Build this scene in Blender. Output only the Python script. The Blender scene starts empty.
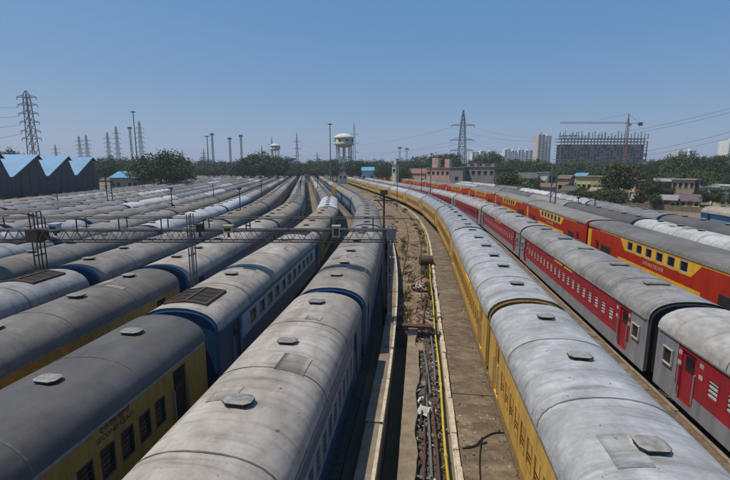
import bpy, math, random
import numpy as np
from mathutils import Vector, Matrix
random.seed(7)
rng = np.random.default_rng(7)
S = bpy.context.scene
COL = S.collection

# ------------------------------------------------------------------ camera, sky, sun
CAM_H, PITCH, YAW, FPX = 9.38, 0.1678, 0.1277, 426.8
cd = bpy.data.cameras.new('camera'); cd.sensor_width = 36; cd.lens = FPX / 730 * 36
cd.clip_start = 0.1; cd.clip_end = 9000
cam = bpy.data.objects.new('camera', cd); COL.objects.link(cam)
cam.location = (0, 0, CAM_H); cam.rotation_euler = (math.pi / 2 - PITCH, 0, YAW)
S.camera = cam

LIGHT = Vector((0.43, 0.13, -1.0)).normalized()      # direction the sunlight travels
W = bpy.data.worlds.new('World'); S.world = W; W.use_nodes = True
wn = W.node_tree.nodes; wl = W.node_tree.links
bg = wn['Background']; sky = wn.new('ShaderNodeTexSky'); sky.sky_type = 'NISHITA'; sky.sun_disc = False
sky.sun_elevation = math.asin(-LIGHT.z)
sky.sun_rotation = math.atan2(-LIGHT.x, -LIGHT.y)
sky.altitude = 0; sky.air_density = 1.0; sky.dust_density = 0.7; sky.ozone_density = 2.5
# white balance of the photograph: the sky colour is graded evenly over the whole dome
sg = wn.new('ShaderNodeVectorMath'); sg.operation = 'MULTIPLY_ADD'; wl.new(sky.outputs[0], sg.inputs[0])
sg.inputs[1].default_value = (0.78, 0.57, 0.24); sg.inputs[2].default_value = (0.16, 1.90, 5.6)
wl.new(sg.outputs[0], bg.inputs[0]); bg.inputs[1].default_value = 0.088
sd = bpy.data.lights.new('sun', 'SUN'); sd.energy = 5.0; sd.angle = math.radians(0.53); sd.color = (1.0, 0.925, 0.79)
sun = bpy.data.objects.new('sun', sd); COL.objects.link(sun)
sun.rotation_euler = LIGHT.to_track_quat('-Z', 'Y').to_euler(); sun.location = (-60, -20, 120)
S.view_settings.view_transform = 'Standard'; S.view_settings.look = 'None'
S.view_settings.exposure = -0.17; S.view_settings.gamma = 1
S.view_settings.use_curve_mapping = False

GZ = -0.35                                            # ground level; rail tops are z = 0

# ------------------------------------------------------------------ helpers
def tag(o, label=None, cat=None, group=None, kind=None):
    if label: o['label'] = label
    if cat: o['category'] = cat
    if group: o['group'] = group
    if kind: o['kind'] = kind
    return o
def link(o, parent=None, loc=None, rot=None):
    COL.objects.link(o)
    if parent is not None: o.parent = parent
    if loc is not None: o.location = loc
    if rot is not None: o.rotation_euler = rot
    return o
def obj(name, mesh, parent=None, loc=None, rot=None):
    return link(bpy.data.objects.new(name, mesh), parent, loc, rot)
def empty(name, loc=(0, 0, 0), rz=0):
    o = bpy.data.objects.new(name, None); o.empty_display_size = 0.3
    return link(o, None, loc, (0, 0, rz))

class MB:
    def __init__(s): s.v = []; s.f = []; s.m = []
    def poly(s, pts, m=0):
        b = len(s.v); s.v += [tuple(p) for p in pts]; s.f.append(tuple(range(b, b + len(pts)))); s.m.append(m)
    def box(s, x0, x1, y0, y1, z0, z1, m=0):
        b = len(s.v)
        s.v += [(x0,y0,z0),(x1,y0,z0),(x1,y1,z0),(x0,y1,z0),(x0,y0,z1),(x1,y0,z1),(x1,y1,z1),(x0,y1,z1)]
        for f in ((3,2,1,0),(4,5,6,7),(0,1,5,4),(1,2,6,5),(2,3,7,6),(3,0,4,7)):
            s.f.append(tuple(b + i for i in f)); s.m.append(m)
    def bar(s, a, b, w=0.05, h=None, m=0):
        a = Vector(a); b = Vector(b); d = (b - a)
        if d.length < 1e-6: return
        d.normalize(); up = Vector((0, 0, 1)) if abs(d.z) < 0.95 else Vector((0, 1, 0))
        r = d.cross(up).normalized(); u = r.cross(d).normalized(); h = w if h is None else h
        k = len(s.v)
        for p in (a, b):
            for sx, sz in ((-1,-1),(1,-1),(1,1),(-1,1)):
                q = p + r * (sx * w / 2) + u * (sz * h / 2); s.v.append(tuple(q))
        for f in ((3,2,1,0),(4,5,6,7),(0,1,5,4),(1,2,6,5),(2,3,7,6),(3,0,4,7)):
            s.f.append(tuple(k + i for i in f)); s.m.append(m)
    def tube(s, pts, r, n=6, m=0, cap=True):
        pts = [Vector(p) for p in pts]; k0 = len(s.v)
        for i, p in enumerate(pts):
            d = (pts[min(i + 1, len(pts) - 1)] - pts[max(i - 1, 0)]).normalized()
            up = Vector((0, 0, 1)) if abs(d.z) < 0.9 else Vector((1, 0, 0))
            a = d.cross(up).normalized(); b = a.cross(d)
            rr = r[i] if hasattr(r, '__len__') else r
            for j in range(n):
                t = 2 * math.pi * j / n; s.v.append(tuple(p + a * (rr * math.cos(t)) + b * (rr * math.sin(t))))
        for i in range(len(pts) - 1):
            for j in range(n):
                s.f.append((k0 + i*n + j, k0 + i*n + (j+1) % n, k0 + (i+1)*n + (j+1) % n, k0 + (i+1)*n + j)); s.m.append(m)
        if cap:
            s.f.append(tuple(k0 + j for j in range(n))[::-1]); s.m.append(m)
            s.f.append(tuple(k0 + (len(pts)-1)*n + j for j in range(n))); s.m.append(m)
    def lathe(s, prof, n=24, c=(0, 0), m=0):
        k0 = len(s.v)
        for r, z in prof:
            for j in range(n):
                t = 2 * math.pi * j / n; s.v.append((c[0] + r * math.cos(t), c[1] + r * math.sin(t), z))
        for i in range(len(prof) - 1):
            for j in range(n):
                s.f.append((k0 + i*n + j, k0 + i*n + (j+1) % n, k0 + (i+1)*n + (j+1) % n, k0 + (i+1)*n + j)); s.m.append(m)
    def mesh(s, name, mats, smooth=False):
        me = bpy.data.meshes.new(name); me.from_pydata(s.v, [], s.f)
        for x in mats: me.materials.append(x)
        if len(mats) > 1: me.polygons.foreach_set('material_index', s.m)
        if smooth: me.polygons.foreach_set('use_smooth', [True] * len(s.f))
        me.update(); return me
    def build(s, name, mats, parent=None, smooth=False, loc=None, rot=None):
        if not isinstance(mats, (list, tuple)): mats = [mats]
        return obj(name, s.mesh(name, mats, smooth), parent, loc, rot)

# ------------------------------------------------------------------ materials
MATS = {}
def mat(name, col, rough=0.7, dirt=0.0, dirtcol=(0.10, 0.075, 0.05), var=0.12, scale=1.5, stretch=(1, 1, 1),
        bump=0.0, bscale=12.0, bstretch=(1, 1, 1), metal=0.0, spec=0.5, patches=None, pscale=0.5, rnd=0.0, gen='Object', fleck=None, runs=None):
    if name in MATS: return MATS[name]
    K = 0.76; col = [c * K for c in col]; dirtcol = [c * K for c in dirtcol]
    if patches: patches = [c * K for c in patches]
    if fleck: fleck = ([c * K for c in fleck[0]], fleck[1], fleck[2])
    m = bpy.data.materials.new(name); m.use_nodes = True; nt = m.node_tree; N = nt.nodes; L = nt.links
    b = N['Principled BSDF']; b.inputs['Roughness'].default_value = rough; b.inputs['Metallic'].default_value = metal
    b.inputs['Specular IOR Level'].default_value = spec
    tc = N.new('ShaderNodeTexCoord'); oi = N.new('ShaderNodeObjectInfo')
    add = N.new('ShaderNodeVectorMath'); add.operation = 'MULTIPLY_ADD'
    L.new(oi.outputs['Random'], add.inputs[0]); add.inputs[1].default_value = (37, 71, 53); L.new(tc.outputs[gen], add.inputs[2])
    def noise(sc, st, det=5, ro=0.6):
        mp = N.new('ShaderNodeVectorMath'); mp.operation = 'MULTIPLY'; mp.inputs[1].default_value = st
        L.new(add.outputs[0], mp.inputs[0]); n = N.new('ShaderNodeTexNoise'); n.inputs['Scale'].default_value = sc
        n.inputs['Detail'].default_value = det; n.inputs['Roughness'].default_value = ro; L.new(mp.outputs[0], n.inputs['Vector']); return n.outputs['Fac']
    def ramp(fac, lo, hi, a=0.0, c=1.0):
        r = N.new('ShaderNodeMapRange'); r.inputs['From Min'].default_value = lo; r.inputs['From Max'].default_value = hi
        r.inputs['To Min'].default_value = a; r.inputs['To Max'].default_value = c; L.new(fac, r.inputs['Value']); return r.outputs[0]
    def mix(fac, a, c, mode='MIX'):
        x = N.new('ShaderNodeMix'); x.data_type = 'RGBA'; x.blend_type = mode
        if hasattr(fac, 'node'): L.new(fac, x.inputs['Factor'])
        else: x.inputs['Factor'].default_value = fac
        for k, val in ((6, a), (7, c)):
            if hasattr(val, 'node'): L.new(val, x.inputs[k])
            else: x.inputs[k].default_value = (*val, 1)
        return x.outputs[2]
    c = mix(ramp(noise(scale, stretch), 0.3, 0.7), [k * (1 - var) for k in col], [min(1, k * (1 + var)) for k in col])
    if patches:
        c = mix(ramp(noise(pscale, stretch, 6), 0.48, 0.62), c, patches)
    if dirt > 0:
        c = mix(ramp(noise(scale * 2.3, stretch, 7, 0.7), 0.42, 0.72, 0, dirt), c, dirtcol)
    if fleck:
        c = mix(ramp(noise(fleck[1], (1, 1, 1), 3, 0.5), fleck[2], fleck[2] + 0.06), c, fleck[0])
    if runs:
        c = mix(ramp(noise(runs[1], runs[2], 5, 0.65), 0.50, 0.80, 0, runs[3]), c, [k * K for k in runs[0]])
    if rnd > 0:
        hsv = N.new('ShaderNodeHueSaturation'); L.new(c, hsv.inputs['Color'])
        L.new(ramp(oi.outputs['Random'], 0, 1, 1 - rnd, 1 + rnd), hsv.inputs['Value']); c = hsv.outputs[0]
    L.new(c, b.inputs['Base Color'])
    if bump > 0:
        bp = N.new('ShaderNodeBump'); bp.inputs['Strength'].default_value = bump; bp.inputs['Distance'].default_value = 0.05
        L.new(noise(bscale, bstretch, 6), bp.inputs['Height']); L.new(bp.outputs[0], b.inputs['Normal'])
    MATS[name] = m; return m

DUST = (0.17, 0.13, 0.095)
def roofmat(name, col, patch, rough=0.6, dirtcol=DUST, dirt=0.6, bump=0.35, ps=0.35, sc=0.9, st=(1, 0.55, 1)):
    return mat(name, col, rough, dirt, dirtcol, 0.24, sc, st, bump, 2.2, (0.7, 2.0, 1), spec=0.35, patches=patch, pscale=ps, rnd=0.24, fleck=((0.10, 0.085, 0.07), 5.5, 0.70), runs=((0.11, 0.085, 0.06), 1.0, (0.45, 4.5, 0.45), 0.75))
M_ROOF = {
 'warm':   roofmat('roof_paint_warm_grey', (0.40, 0.36, 0.32), (0.30, 0.262, 0.225)),
 'grey':   roofmat('roof_paint_grey', (0.27, 0.25, 0.23), (0.185, 0.168, 0.15)),
 'dark':   roofmat('roof_paint_dark', (0.115, 0.115, 0.12), (0.075, 0.075, 0.08)),
 'blue':   roofmat('roof_paint_cool_grey', (0.31, 0.32, 0.34), (0.23, 0.23, 0.235)),
 'silver': roofmat('roof_paint_silver', (0.47, 0.475, 0.485), (0.375, 0.375, 0.375), 0.42, (0.24, 0.23, 0.225), 0.55, 1.0, 0.75, 1.7, (0.8, 0.9, 1)),
 'lhb':    roofmat('roof_paint_light_grey', (0.43, 0.415, 0.395), (0.33, 0.315, 0.295), 0.5, (0.15, 0.13, 0.115), 0.6, 0.25),
 'white':  roofmat('roof_paint_white', (0.56, 0.56, 0.57), (0.42, 0.42, 0.425), 0.5, (0.25, 0.23, 0.2), 0.35),
 'tan':    roofmat('roof_paint_tan', (0.31, 0.26, 0.195), (0.23, 0.19, 0.14)),
 'dd':     roofmat('roof_paint_slate', (0.235, 0.225, 0.215), (0.19, 0.18, 0.17), 0.65, (0.13, 0.11, 0.09), 0.4, 0.15),
}
def paint(name, col, rough=0.45, dirt=0.55, dirtcol=(0.09, 0.065, 0.045), patches=None):
    return mat(name, col, rough, dirt, dirtcol, 0.15, 1.1, (1, 1.6, 0.35), 0.08, 5, (1, 1, 1), patches=patches, pscale=0.8, rnd=0.05, runs=([c * .35 + .02 for c in col], 1.3, (3.0, 3.0, 0.25), 0.55))
M_YEL = paint('coach_paint_yellow', (0.82, 0.48, 0.095), 0.55, 0.6, (0.30, 0.16, 0.05), (0.70, 0.42, 0.10))
M_YELD = paint('coach_paint_ochre', (0.47, 0.26, 0.05), 0.5, 0.6)
M_BLU = paint('coach_paint_dark_blue', (0.018, 0.085, 0.19), 0.4, 0.3)
M_PBL = paint('coach_paint_pale_blue', (0.26, 0.31, 0.37), 0.45, 0.4)
M_PWH = paint('coach_paint_blue_white', (0.50, 0.56, 0.62), 0.45, 0.35)
M_CYA = paint('coach_paint_sky_blue', (0.10, 0.34, 0.55), 0.45, 0.3)
M_RED = paint('coach_paint_red', (0.43, 0.017, 0.034), 0.42, 0.55, (0.12, 0.035, 0.035))
M_DRED = paint('coach_paint_scarlet', (0.56, 0.040, 0.012), 0.4, 0.25, (0.12, 0.03, 0.02))
M_DYEL = paint('coach_paint_golden_yellow', (1.0, 0.55, 0.04), 0.4, 0.2, (0.4, 0.2, 0.04))
M_LGR = paint('coach_paint_light_grey', (0.30, 0.315, 0.36), 0.45, 0.45, (0.12, 0.10, 0.09))
M_WHT = paint('coach_paint_cream', (0.55, 0.53, 0.47), 0.5, 0.4)
M_BLK = mat('black_grime_and_shade', (0.016, 0.015, 0.014), 0.85, 0.5, (0.05, 0.04, 0.03), 0.3, 3)  # real black grime, and painted shade under vent caps and in doorways
M_BELL = mat('rubber_bellows', (0.035, 0.036, 0.04), 0.8, 0.3, (0.08, 0.07, 0.06), 0.2, 3)
M_GLS = mat('window_glass_dark', (0.012, 0.014, 0.016), 0.15, 0.4, (0.06, 0.055, 0.05), 0.3, 2, spec=0.6)
M_SHU = mat('window_shutter_grey', (0.62, 0.62, 0.60), 0.5, 0.4, (0.1, 0.09, 0.08), 0.2, 4)
M_VENT = mat('vent_metal', (0.29, 0.275, 0.255), 0.6, 0.75, (0.10, 0.085, 0.07), 0.25, 3, rnd=0.2)
M_SEAM = mat('seam_grime', (0.13, 0.115, 0.10), 0.75, 0.6, (0.06, 0.05, 0.04), 0.3, 3)
M_STL = mat('galvanised_steel', (0.20, 0.205, 0.21), 0.5, 0.5, (0.12, 0.07, 0.04), 0.2, 3, metal=0.2)
M_RUST = mat('rusty_steel', (0.10, 0.055, 0.035), 0.85, 0.6, (0.05, 0.03, 0.025), 0.3, 4, bump=0.2)
M_DSTL = mat('dark_painted_steel', (0.040, 0.040, 0.044), 0.6, 0.5, (0.10, 0.07, 0.05), 0.3, 4)
M_RAIL = mat('rail_steel', (0.12, 0.085, 0.065), 0.5, 0.4, (0.08, 0.05, 0.035), 0.2, 4, metal=0.5)
M_BALL = mat('ballast_stone', (0.135, 0.115, 0.095), 0.95, 0.5, (0.07, 0.055, 0.045), 0.35, 6, bump=0.8, bscale=14, fleck=((0.24, 0.22, 0.2), 16, 0.6))
M_SLP = mat('concrete_sleeper', (0.24, 0.225, 0.20), 0.9, 0.6, (0.10, 0.08, 0.06), 0.2, 3)
M_DIRT = mat('trodden_dirt', (0.235, 0.152, 0.083), 0.95, 0.85, (0.105, 0.070, 0.045), 0.25, 0.8, (1, 1, 1), 0.9, 5, patches=(0.33, 0.235, 0.14), pscale=0.5, fleck=((0.42, 0.38, 0.33), 7, 0.66))
M_GND = mat('open_ground', (0.23, 0.175, 0.115), 0.95, 0.6, (0.11, 0.10, 0.055), 0.25, 0.06, (1, 1, 1), 0.5, 3, patches=(0.14, 0.125, 0.07), pscale=0.03)
M_CONC = mat('stained_concrete', (0.255, 0.195, 0.13), 0.85, 0.7, (0.13, 0.095, 0.065), 0.25, 1.3, (1, 1, 1), 0.35, 9, patches=(0.31, 0.25, 0.18), pscale=0.9)
M_WALK = mat('wet_stained_walkway', (0.180, 0.125, 0.070), 0.66, 0.85, (0.070, 0.048, 0.032), 0.3, 1.1, (0.9, 1.3, 1), 0.7, 6, patches=(0.27, 0.205, 0.13), pscale=0.9, fleck=((0.36, 0.31, 0.25), 7.0, 0.66))
M_KERB = mat('limewashed_kerb', (0.62, 0.54, 0.40), 0.85, 0.65, (0.26, 0.19, 0.12), 0.2, 2.5, bump=0.5, bscale=8)
M_PIPE = mat('yellow_pipe_paint', (0.66, 0.50, 0.045), 0.45, 0.45, (0.22, 0.14, 0.05), 0.2, 2.0)
M_PLANK = mat('weathered_timber', (0.27, 0.18, 0.11), 0.9, 0.6, (0.12, 0.08, 0.05), 0.3, 3, (1, 0.2, 1), 0.4, 8)
M_HOSE = mat('black_rubber_hose', (0.012, 0.012, 0.013), 0.5, 0.2, (0.06, 0.05, 0.04))
M_WSTEEL = mat('white_sheet_scrap', (0.62, 0.60, 0.57), 0.7, 0.5, (0.3, 0.25, 0.2), 0.2, 5)
M_SCRAP = mat('mixed_scrap', (0.155, 0.115, 0.09), 0.9, 0.6, (0.045, 0.035, 0.03), 0.4, 6, fleck=((0.55, 0.53, 0.5), 4.5, 0.68), bump=0.3)
M_LEAF = []
for nm, c in (('leaf_mid_green', (0.070, 0.108, 0.030)), ('leaf_dark_green', (0.044, 0.072, 0.024)), ('leaf_olive', (0.095, 0.088, 0.034)), ('leaf_yellow_green', (0.110, 0.140, 0.034))):
    M_LEAF.append(mat(nm, c, 0.75, 0.3, (0.06, 0.055, 0.02), 0.35, 0.45, spec=0.2, rnd=0.15))
M_BARK = mat('tree_bark', (0.10, 0.075, 0.052), 0.95, 0.5, (0.05, 0.04, 0.03), 0.3, 2, bump=0.4)
M_GRASS = mat('dry_scrub', (0.115, 0.115, 0.045), 0.9, 0.5, (0.19, 0.15, 0.08), 0.3, 2)

# ------------------------------------------------------------------ track geometry
HEAD, RAD = 0.265, 300.0
TR = {  # lateral offset at the camera, start of the left-hand curve
 'L1': (-4.05, 15), 'L2': (-9.4, 12), 'L3': (-14.1, 5), 'L4': (-18.8, 2), 'L5': (-23.7, 0),
 'R1': (4.6, 43), 'R2': (11.2, 48), 'R3': (17.6, 68), 'R4': (24.3, 80), 'R5': (29.4, 92)}
for i in range(6, 14): TR['L%d' % i] = (-23.7 - 4.95 * (i - 5), 0)
def path(o, y0, s, lat=0.0):
    arc = RAD * HEAD
    if s <= y0: x, y, h = o, s, 0.0
    elif s <= y0 + arc:
        h = (s - y0) / RAD; x = o - RAD * (1 - math.cos(h)); y = y0 + RAD * math.sin(h)
    else:
        h = HEAD; e = s - y0 - arc
        x = o - RAD * (1 - math.cos(h)) - e * math.sin(h); y = y0 + RAD * math.sin(h) + e * math.cos(h)
    return x + lat * math.cos(h), y + lat * math.sin(h), h       # lat > 0 is to the right of travel
def cam_xy(x, y, z):
    xr = x * math.cos(YAW) + y * math.sin(YAW); yr = -x * math.sin(YAW) + y * math.cos(YAW); zz = z - CAM_H
    d = yr * math.cos(PITCH) - zz * math.sin(PITCH); u = yr * math.sin(PITCH) + zz * math.cos(PITCH)
    return (365 + FPX * xr / d, 240 - FPX * u / d, d) if d > 0.5 else (None, None, d)
def site(px, D, z=GZ):          # place on the ground: bearing of a photo column at depth D
    r = (px - 365) / FPX * D
    # D is horizontal depth along the level camera axis
    return (r * math.cos(YAW) - D * math.sin(YAW), r * math.sin(YAW) + D * math.cos(YAW), z)
def hz(py, D):                  # height of something seen at photo row py at depth D
    return CAM_H + (167.7 - py) * D / FPX * 1.0

# ------------------------------------------------------------------ ground
g = MB()
xs = [-3500, -300, -60, -20, -1.30, -0.52, 20, 60, 300, 3500]; ys = [-60, 3, 24.5, 60, 150, 400, 5000]
for i in range(len(xs) - 1):
    for j in range(len(ys) - 1):
        if i == 4 and j == 1: continue
        g.poly([(xs[i], ys[j], GZ), (xs[i+1], ys[j], GZ), (xs[i+1], ys[j+1], GZ), (xs[i], ys[j+1], GZ)])
x0, x1, y0, y1, zb = -1.30, -0.52, 3, 24.5, -1.35
for q in ([(x0,y0,zb),(x1,y0,zb),(x1,y1,zb),(x0,y1,zb)], [(x0,y0,zb),(x0,y1,zb),(x0,y1,GZ),(x0,y0,GZ)], [(x1,y1,zb),(x1,y0,zb),(x1,y0,GZ),(x1,y1,GZ)],
          [(x0,y1,zb),(x1,y1,zb),(x1,y1,GZ),(x0,y1,GZ)], [(x1,y0,zb),(x0,y0,zb),(x0,y0,GZ),(x1,y0,GZ)]): g.poly(q)
tag(g.build('ground', M_GND), 'flat brown open ground of the rail yard and town', kind='structure')

def strip(o, y0, s0, s1, ds, la, lb, za, zb=None, closed=True):
    """solid ribbon following a track between lateral offsets la..lb"""
    m = MB(); n = max(2, int((s1 - s0) / ds) + 1); zb = GZ - 0.05 if zb is None else zb
    for i in range(n):
        s = s0 + (s1 - s0) * i / (n - 1); A = path(o, y0, s, la); B = path(o, y0, s, lb)
        m.v += [(A[0], A[1], zb), (A[0], A[1], za), (B[0], B[1], za), (B[0], B[1], zb)]
    for i in range(n - 1):
        for k in range(3):
            m.f.append((4*i+k, 4*i+k+1, 4*i+k+5, 4*i+k+4)[::-1]); m.m.append(0)
    m.f.append((0, 1, 2, 3)); m.m.append(0); e = 4 * (n - 1); m.f.append((e+3, e+2, e+1, e)); m.m.append(0)
    return m

# railway tracks under the trains
def track(key, s0=-4, s1=330):
    o, y0 = TR[key]
    bed = strip(o, y0, s0, s1, 4, -1.75, 1.75, -0.20); root = bed.build('railway_track', M_BALL)
    side = 'left' if key[0] == 'L' else 'right'
    tag(root, 'railway track on brown ballast under the parked coaches', kind='structure')
    for la in (-0.875, 0.805): strip(o, y0, s0, s1, 3, la, la + 0.07, 0.0, -0.16).build('rail', M_RAIL, root)
    m = MB(); s = s0
    while s < min(s1, 75):
        x, y, h = path(o, y0, s); c, sn = math.cos(h), math.sin(h)
        def P(a, b, z): return (x + a * c - b * sn, y + a * sn + b * c, z)
        k = len(m.v); m.v += [P(a, b, z) for z in (-0.24, -0.165) for a, b in ((-1.3,-.12),(1.3,-.12),(1.3,.12),(-1.3,.12))]
        for f in ((4,5,6,7),(0,1,5,4),(1,2,6,5),(2,3,7,6),(3,0,4,7)): m.f.append(tuple(k+i for i in f)); m.m.append(0)
        s += 0.65
    tag(m.build('sleepers', M_SLP, root), kind='stuff')
for k in TR: track(k)

# ------------------------------------------------------------------ central strip: walkway, kerb, pipe, plinths, dirt
KO, KY = 1.42, 50
# dirt patch between the blue train and the walkway, real relief
dm = MB(); ns, nl = 190, 26
def hnoise(x, y): return 0.5 * math.sin(x * 2.1 + y * 0.7) * math.sin(y * 1.3 - x) + 0.5 * math.sin(x * 5.3 + 1.7 * y) * math.sin(y * 3.1 + 2 * x)
for i in range(ns):
    s = 24.6 + (165 - 24.6) * (i / (ns - 1)) ** 1.6
    A = path(TR['L1'][0], TR['L1'][1], s, 2.1); B = path(KO, KY, s, -0.22)
    for j in range(nl):
        t = j / (nl - 1); x = A[0] + (B[0] - A[0]) * t; y = A[1] + (B[1] - A[1]) * t
        edge = min(1, 6 * t, 6 * (1 - t))
        dm.v.append((x, y, GZ + 0.035 + edge * (0.07 + 0.06 * hnoise(x, y) + random.uniform(-.02, .02))))
for i in range(ns - 1):
    for j in range(nl - 1):
        dm.f.append((i*nl+j, i*nl+j+1, (i+1)*nl+j+1, (i+1)*nl+j)); dm.m.append(0)
tag(dm.build('dirt_ground', M_DIRT, smooth=True), 'sandy brown trodden dirt between the blue train and the walkway', kind='structure')
# walkway slabs beside the yellow train
wk = strip(KO, KY, 4, 230, 4, 0.12, 1.82, -0.16).build('walkway', M_WALK)
tag(wk, 'brown stained concrete walkway beside the yellow train', kind='structure')
s = 4.3
while s < 150:
    ln = 12.9
    strip(KO, KY, s, s + ln - 0.05, 3.2, 0.14 + random.uniform(-.01, .01), 1.80, -0.105 + random.uniform(-0.012, 0.012), -0.17).build('slab', M_WALK, wk); s += ln
# kerb stones
kb = strip(KO, KY, 4, 190, 4, -0.13, 0.08, -0.14).build('kerb', M_KERB); tag(kb, 'cream limewashed kerb along the concrete walkway', kind='structure')
s = 4.2
while s < 120:
    ln = random.uniform(.7, 1.9) if s < 45 else 5
    strip(KO, KY, s, s + ln - 0.04, 1.2, -0.10 + random.uniform(-.03, .03), 0.07 + random.uniform(-.03, .02), -0.02 + random.uniform(-0.06, 0.03), -0.2).build('kerb_stone', M_KERB, kb); s += ln
# walkway between the yellow and the red train
w2 = strip(TR['R1'][0], 46, 6, 200, 4, 2.25, 4.82, 0.66).build('walkway', M_WALK)
tag(w2, 'narrow brown walkway between the yellow train and the red train', kind='structure')
s = 6.2
while s < 90:
    strip(TR['R1'][0], 46, s, s + 5.35, 2.7, 2.27, 4.68, 0.71 + random.uniform(-0.012, 0.012), 0.60).build('slab', M_WALK, w2); s += 5.4
for i in range(30):
    sq = 6.2 + i * 3.1; strip(TR['R1'][0], 46, sq, sq + 3.05, 1.6, 4.70, 4.84, 0.73 + random.uniform(-.01, .01), .55).build('edge_stone', M_CONC, w2)
# disused track half buried in the dirt strip
dt = strip(KO, KY, 27, 150, 3, -2.86, -2.79, -0.12, GZ - .05).build('disused_track', M_RUST); tag(dt, 'rusty disused rails half buried in the dirt strip', kind='structure')
strip(KO, KY, 26.5, 150, 3, -1.20, -1.13, -0.13, GZ - .05).build('rail', M_RUST, dt)
sq = 27.5
while sq < 70:
    if random.random() < .4:
        x, y, h = path(KO, KY, sq); c_, n_ = math.cos(h), math.sin(h); q = MB(); q.box(-3.25 + random.uniform(-.08, .08), -.75 + random.uniform(-.1, .08), -.12, .12, GZ - .05, -.235 + random.uniform(-.03, .015)); q.build('sleeper', M_PLANK, dt, loc=(x, y, 0), rot=(0, 0, h + random.uniform(-.03, .03)))
    sq += random.uniform(.7, .95)
# yellow pipe
pr = empty('water_pipe', (1.05, 6, GZ)); tag(pr, 'yellow water pipe running along the cream kerb', 'pipe')
pts = [];
for i in range(46):
    s = 5 + i * 1.6; a = path(KO, KY, s, -0.36); pts.append((a[0] - 1.05 + 0.03 * math.sin(i * 0.9), a[1] - 6, 0.30 + 0.025 * math.sin(i * 0.63)))
pm = MB(); pm.tube(pts, 0.048, 10); pm.build('pipe_run', M_PIPE, pr, True)
for i in range(2, 46, 3):
    p = Vector(pts[i]); c = MB(); c.tube([p - Vector((0, .09, 0)), p + Vector((0, .09, 0))], 0.066, 10); c.build('coupling', M_PIPE, pr)
    c = MB(); c.box(p.x - .05, p.x + .05, p.y + .3, p.y + .42, 0.0, p.z - .05); c.build('support', M_RUST, pr)
# raised wash-line wall beside the blue train, and the low broken plinth on the other side of the pit
pw = empty('wash_line_wall', (-1.4, 4, GZ)); tag(pw, 'raised concrete wall between the blue train and the open pit', 'wall')
sx = 4.0
while sx < 62:
    ln = 3.1
    q = strip(TR['L1'][0], TR['L1'][1], sx, sx + ln - random.uniform(.02, .05), 1.0, 2.36 + random.uniform(-.02, .02), 2.94, 0.80 + random.uniform(-.03, .02), -1.36 if sx < 24 else GZ - .1)
    q.v = [(x + 1.4, y - 4, z - GZ) for x, y, z in q.v]; q.build('wall_block', M_CONC, pw)
    q = strip(TR['L1'][0], TR['L1'][1], sx, sx + ln - random.uniform(.03, .25), 1.0, 2.86 + random.uniform(-.02, .02), 2.97, 0.815 + random.uniform(-.02, .03), .55)
    q.v = [(x + 1.4, y - 4, z - GZ) for x, y, z in q.v]; q.build('coping_stone', M_KERB, pw)
    sx += ln
m = MB(); n = 60
for i in range(n):
    y = 4 + i * 20.4 / (n - 1); zt = -0.04 + 0.02 * math.sin(i * 2.3) + random.uniform(-.015, .015); A = -.52; B = .05 + .05 * math.sin(i * .8) + random.uniform(-.03, .03)
    if y > 17.5: B += .12 * math.sin((y - 17.5) * .9); zt += .05 * random.random()
    m.v += [(A, y, -1.36), (A + random.uniform(0, .015), y, zt), (B, y, zt), (B + .03, y, GZ - .02)]
for i in range(n - 1):
    for k in range(3): m.f.append((4*i+k, 4*i+k+1, 4*i+k+5, 4*i+k+4)[::-1]); m.m.append(0)
m.f.append((0, 1, 2, 3)); m.m.append(0); e = 4*(n-1); m.f.append((e+3, e+2, e+1, e)); m.m.append(0)
tag(m.build('pit_plinth', M_CONC), 'low broken concrete plinth between the open pit and the scrap', 'plinth')

# ------------------------------------------------------------------ coaches
def roof_prof(hw, ze, rise, p, n):
    out = []
    for i in range(n + 1):
        a = -math.pi / 2 + math.pi * i / n; sa, ca = math.sin(a), math.cos(a)
        out.append((hw * math.copysign(abs(sa) ** (2 / p), sa), ze + rise * abs(ca) ** (2 / p)))
    return out
def wall_mesh(sgn, hw, Lh, zs, openings, zone, depth=0.07):
    m = MB(); ys = {-Lh, Lh}; zz = set(zs)
    for y0, y1, z0, z1 in openings: ys |= {y0, y1}; zz |= {z0, z1}
    for c in zone.cuts: ys.add(c)
    ys = sorted(ys); zz = sorted(zz); x = sgn * hw
    for a, b in zip(ys, ys[1:]):
        for c, d in zip(zz, zz[1:]):
            yc, zc = (a + b) / 2, (c + d) / 2
            if any(o[0] < yc < o[1] and o[2] < zc < o[3] for o in openings): continue
            q = [(x, a, c), (x, b, c), (x, b, d), (x, a, d)]; m.poly(q if sgn > 0 else q[::-1], zone(yc, zc))
    xi = sgn * (hw - depth)
    for y0, y1, z0, z1 in openings:
        zn = zone((y0+y1)/2, (z0+z1)/2)
        for q in ([(x,y0,z0),(xi,y0,z0),(xi,y1,z0),(x,y1,z0)], [(x,y0,z1),(x,y1,z1),(xi,y1,z1),(xi,y0,z1)],
                  [(x,y0,z0),(x,y0,z1),(xi,y0,z1),(xi,y0,z0)], [(x,y1,z0),(xi,y1,z0),(xi,y1,z1),(x,y1,z1)]): m.poly(q, zn)
    return m
class Zone:
    def __init__(s, f, cuts=()): s.f = f; s.cuts = cuts
    def __call__(s, y, z): return s.f(y, z)

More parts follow.
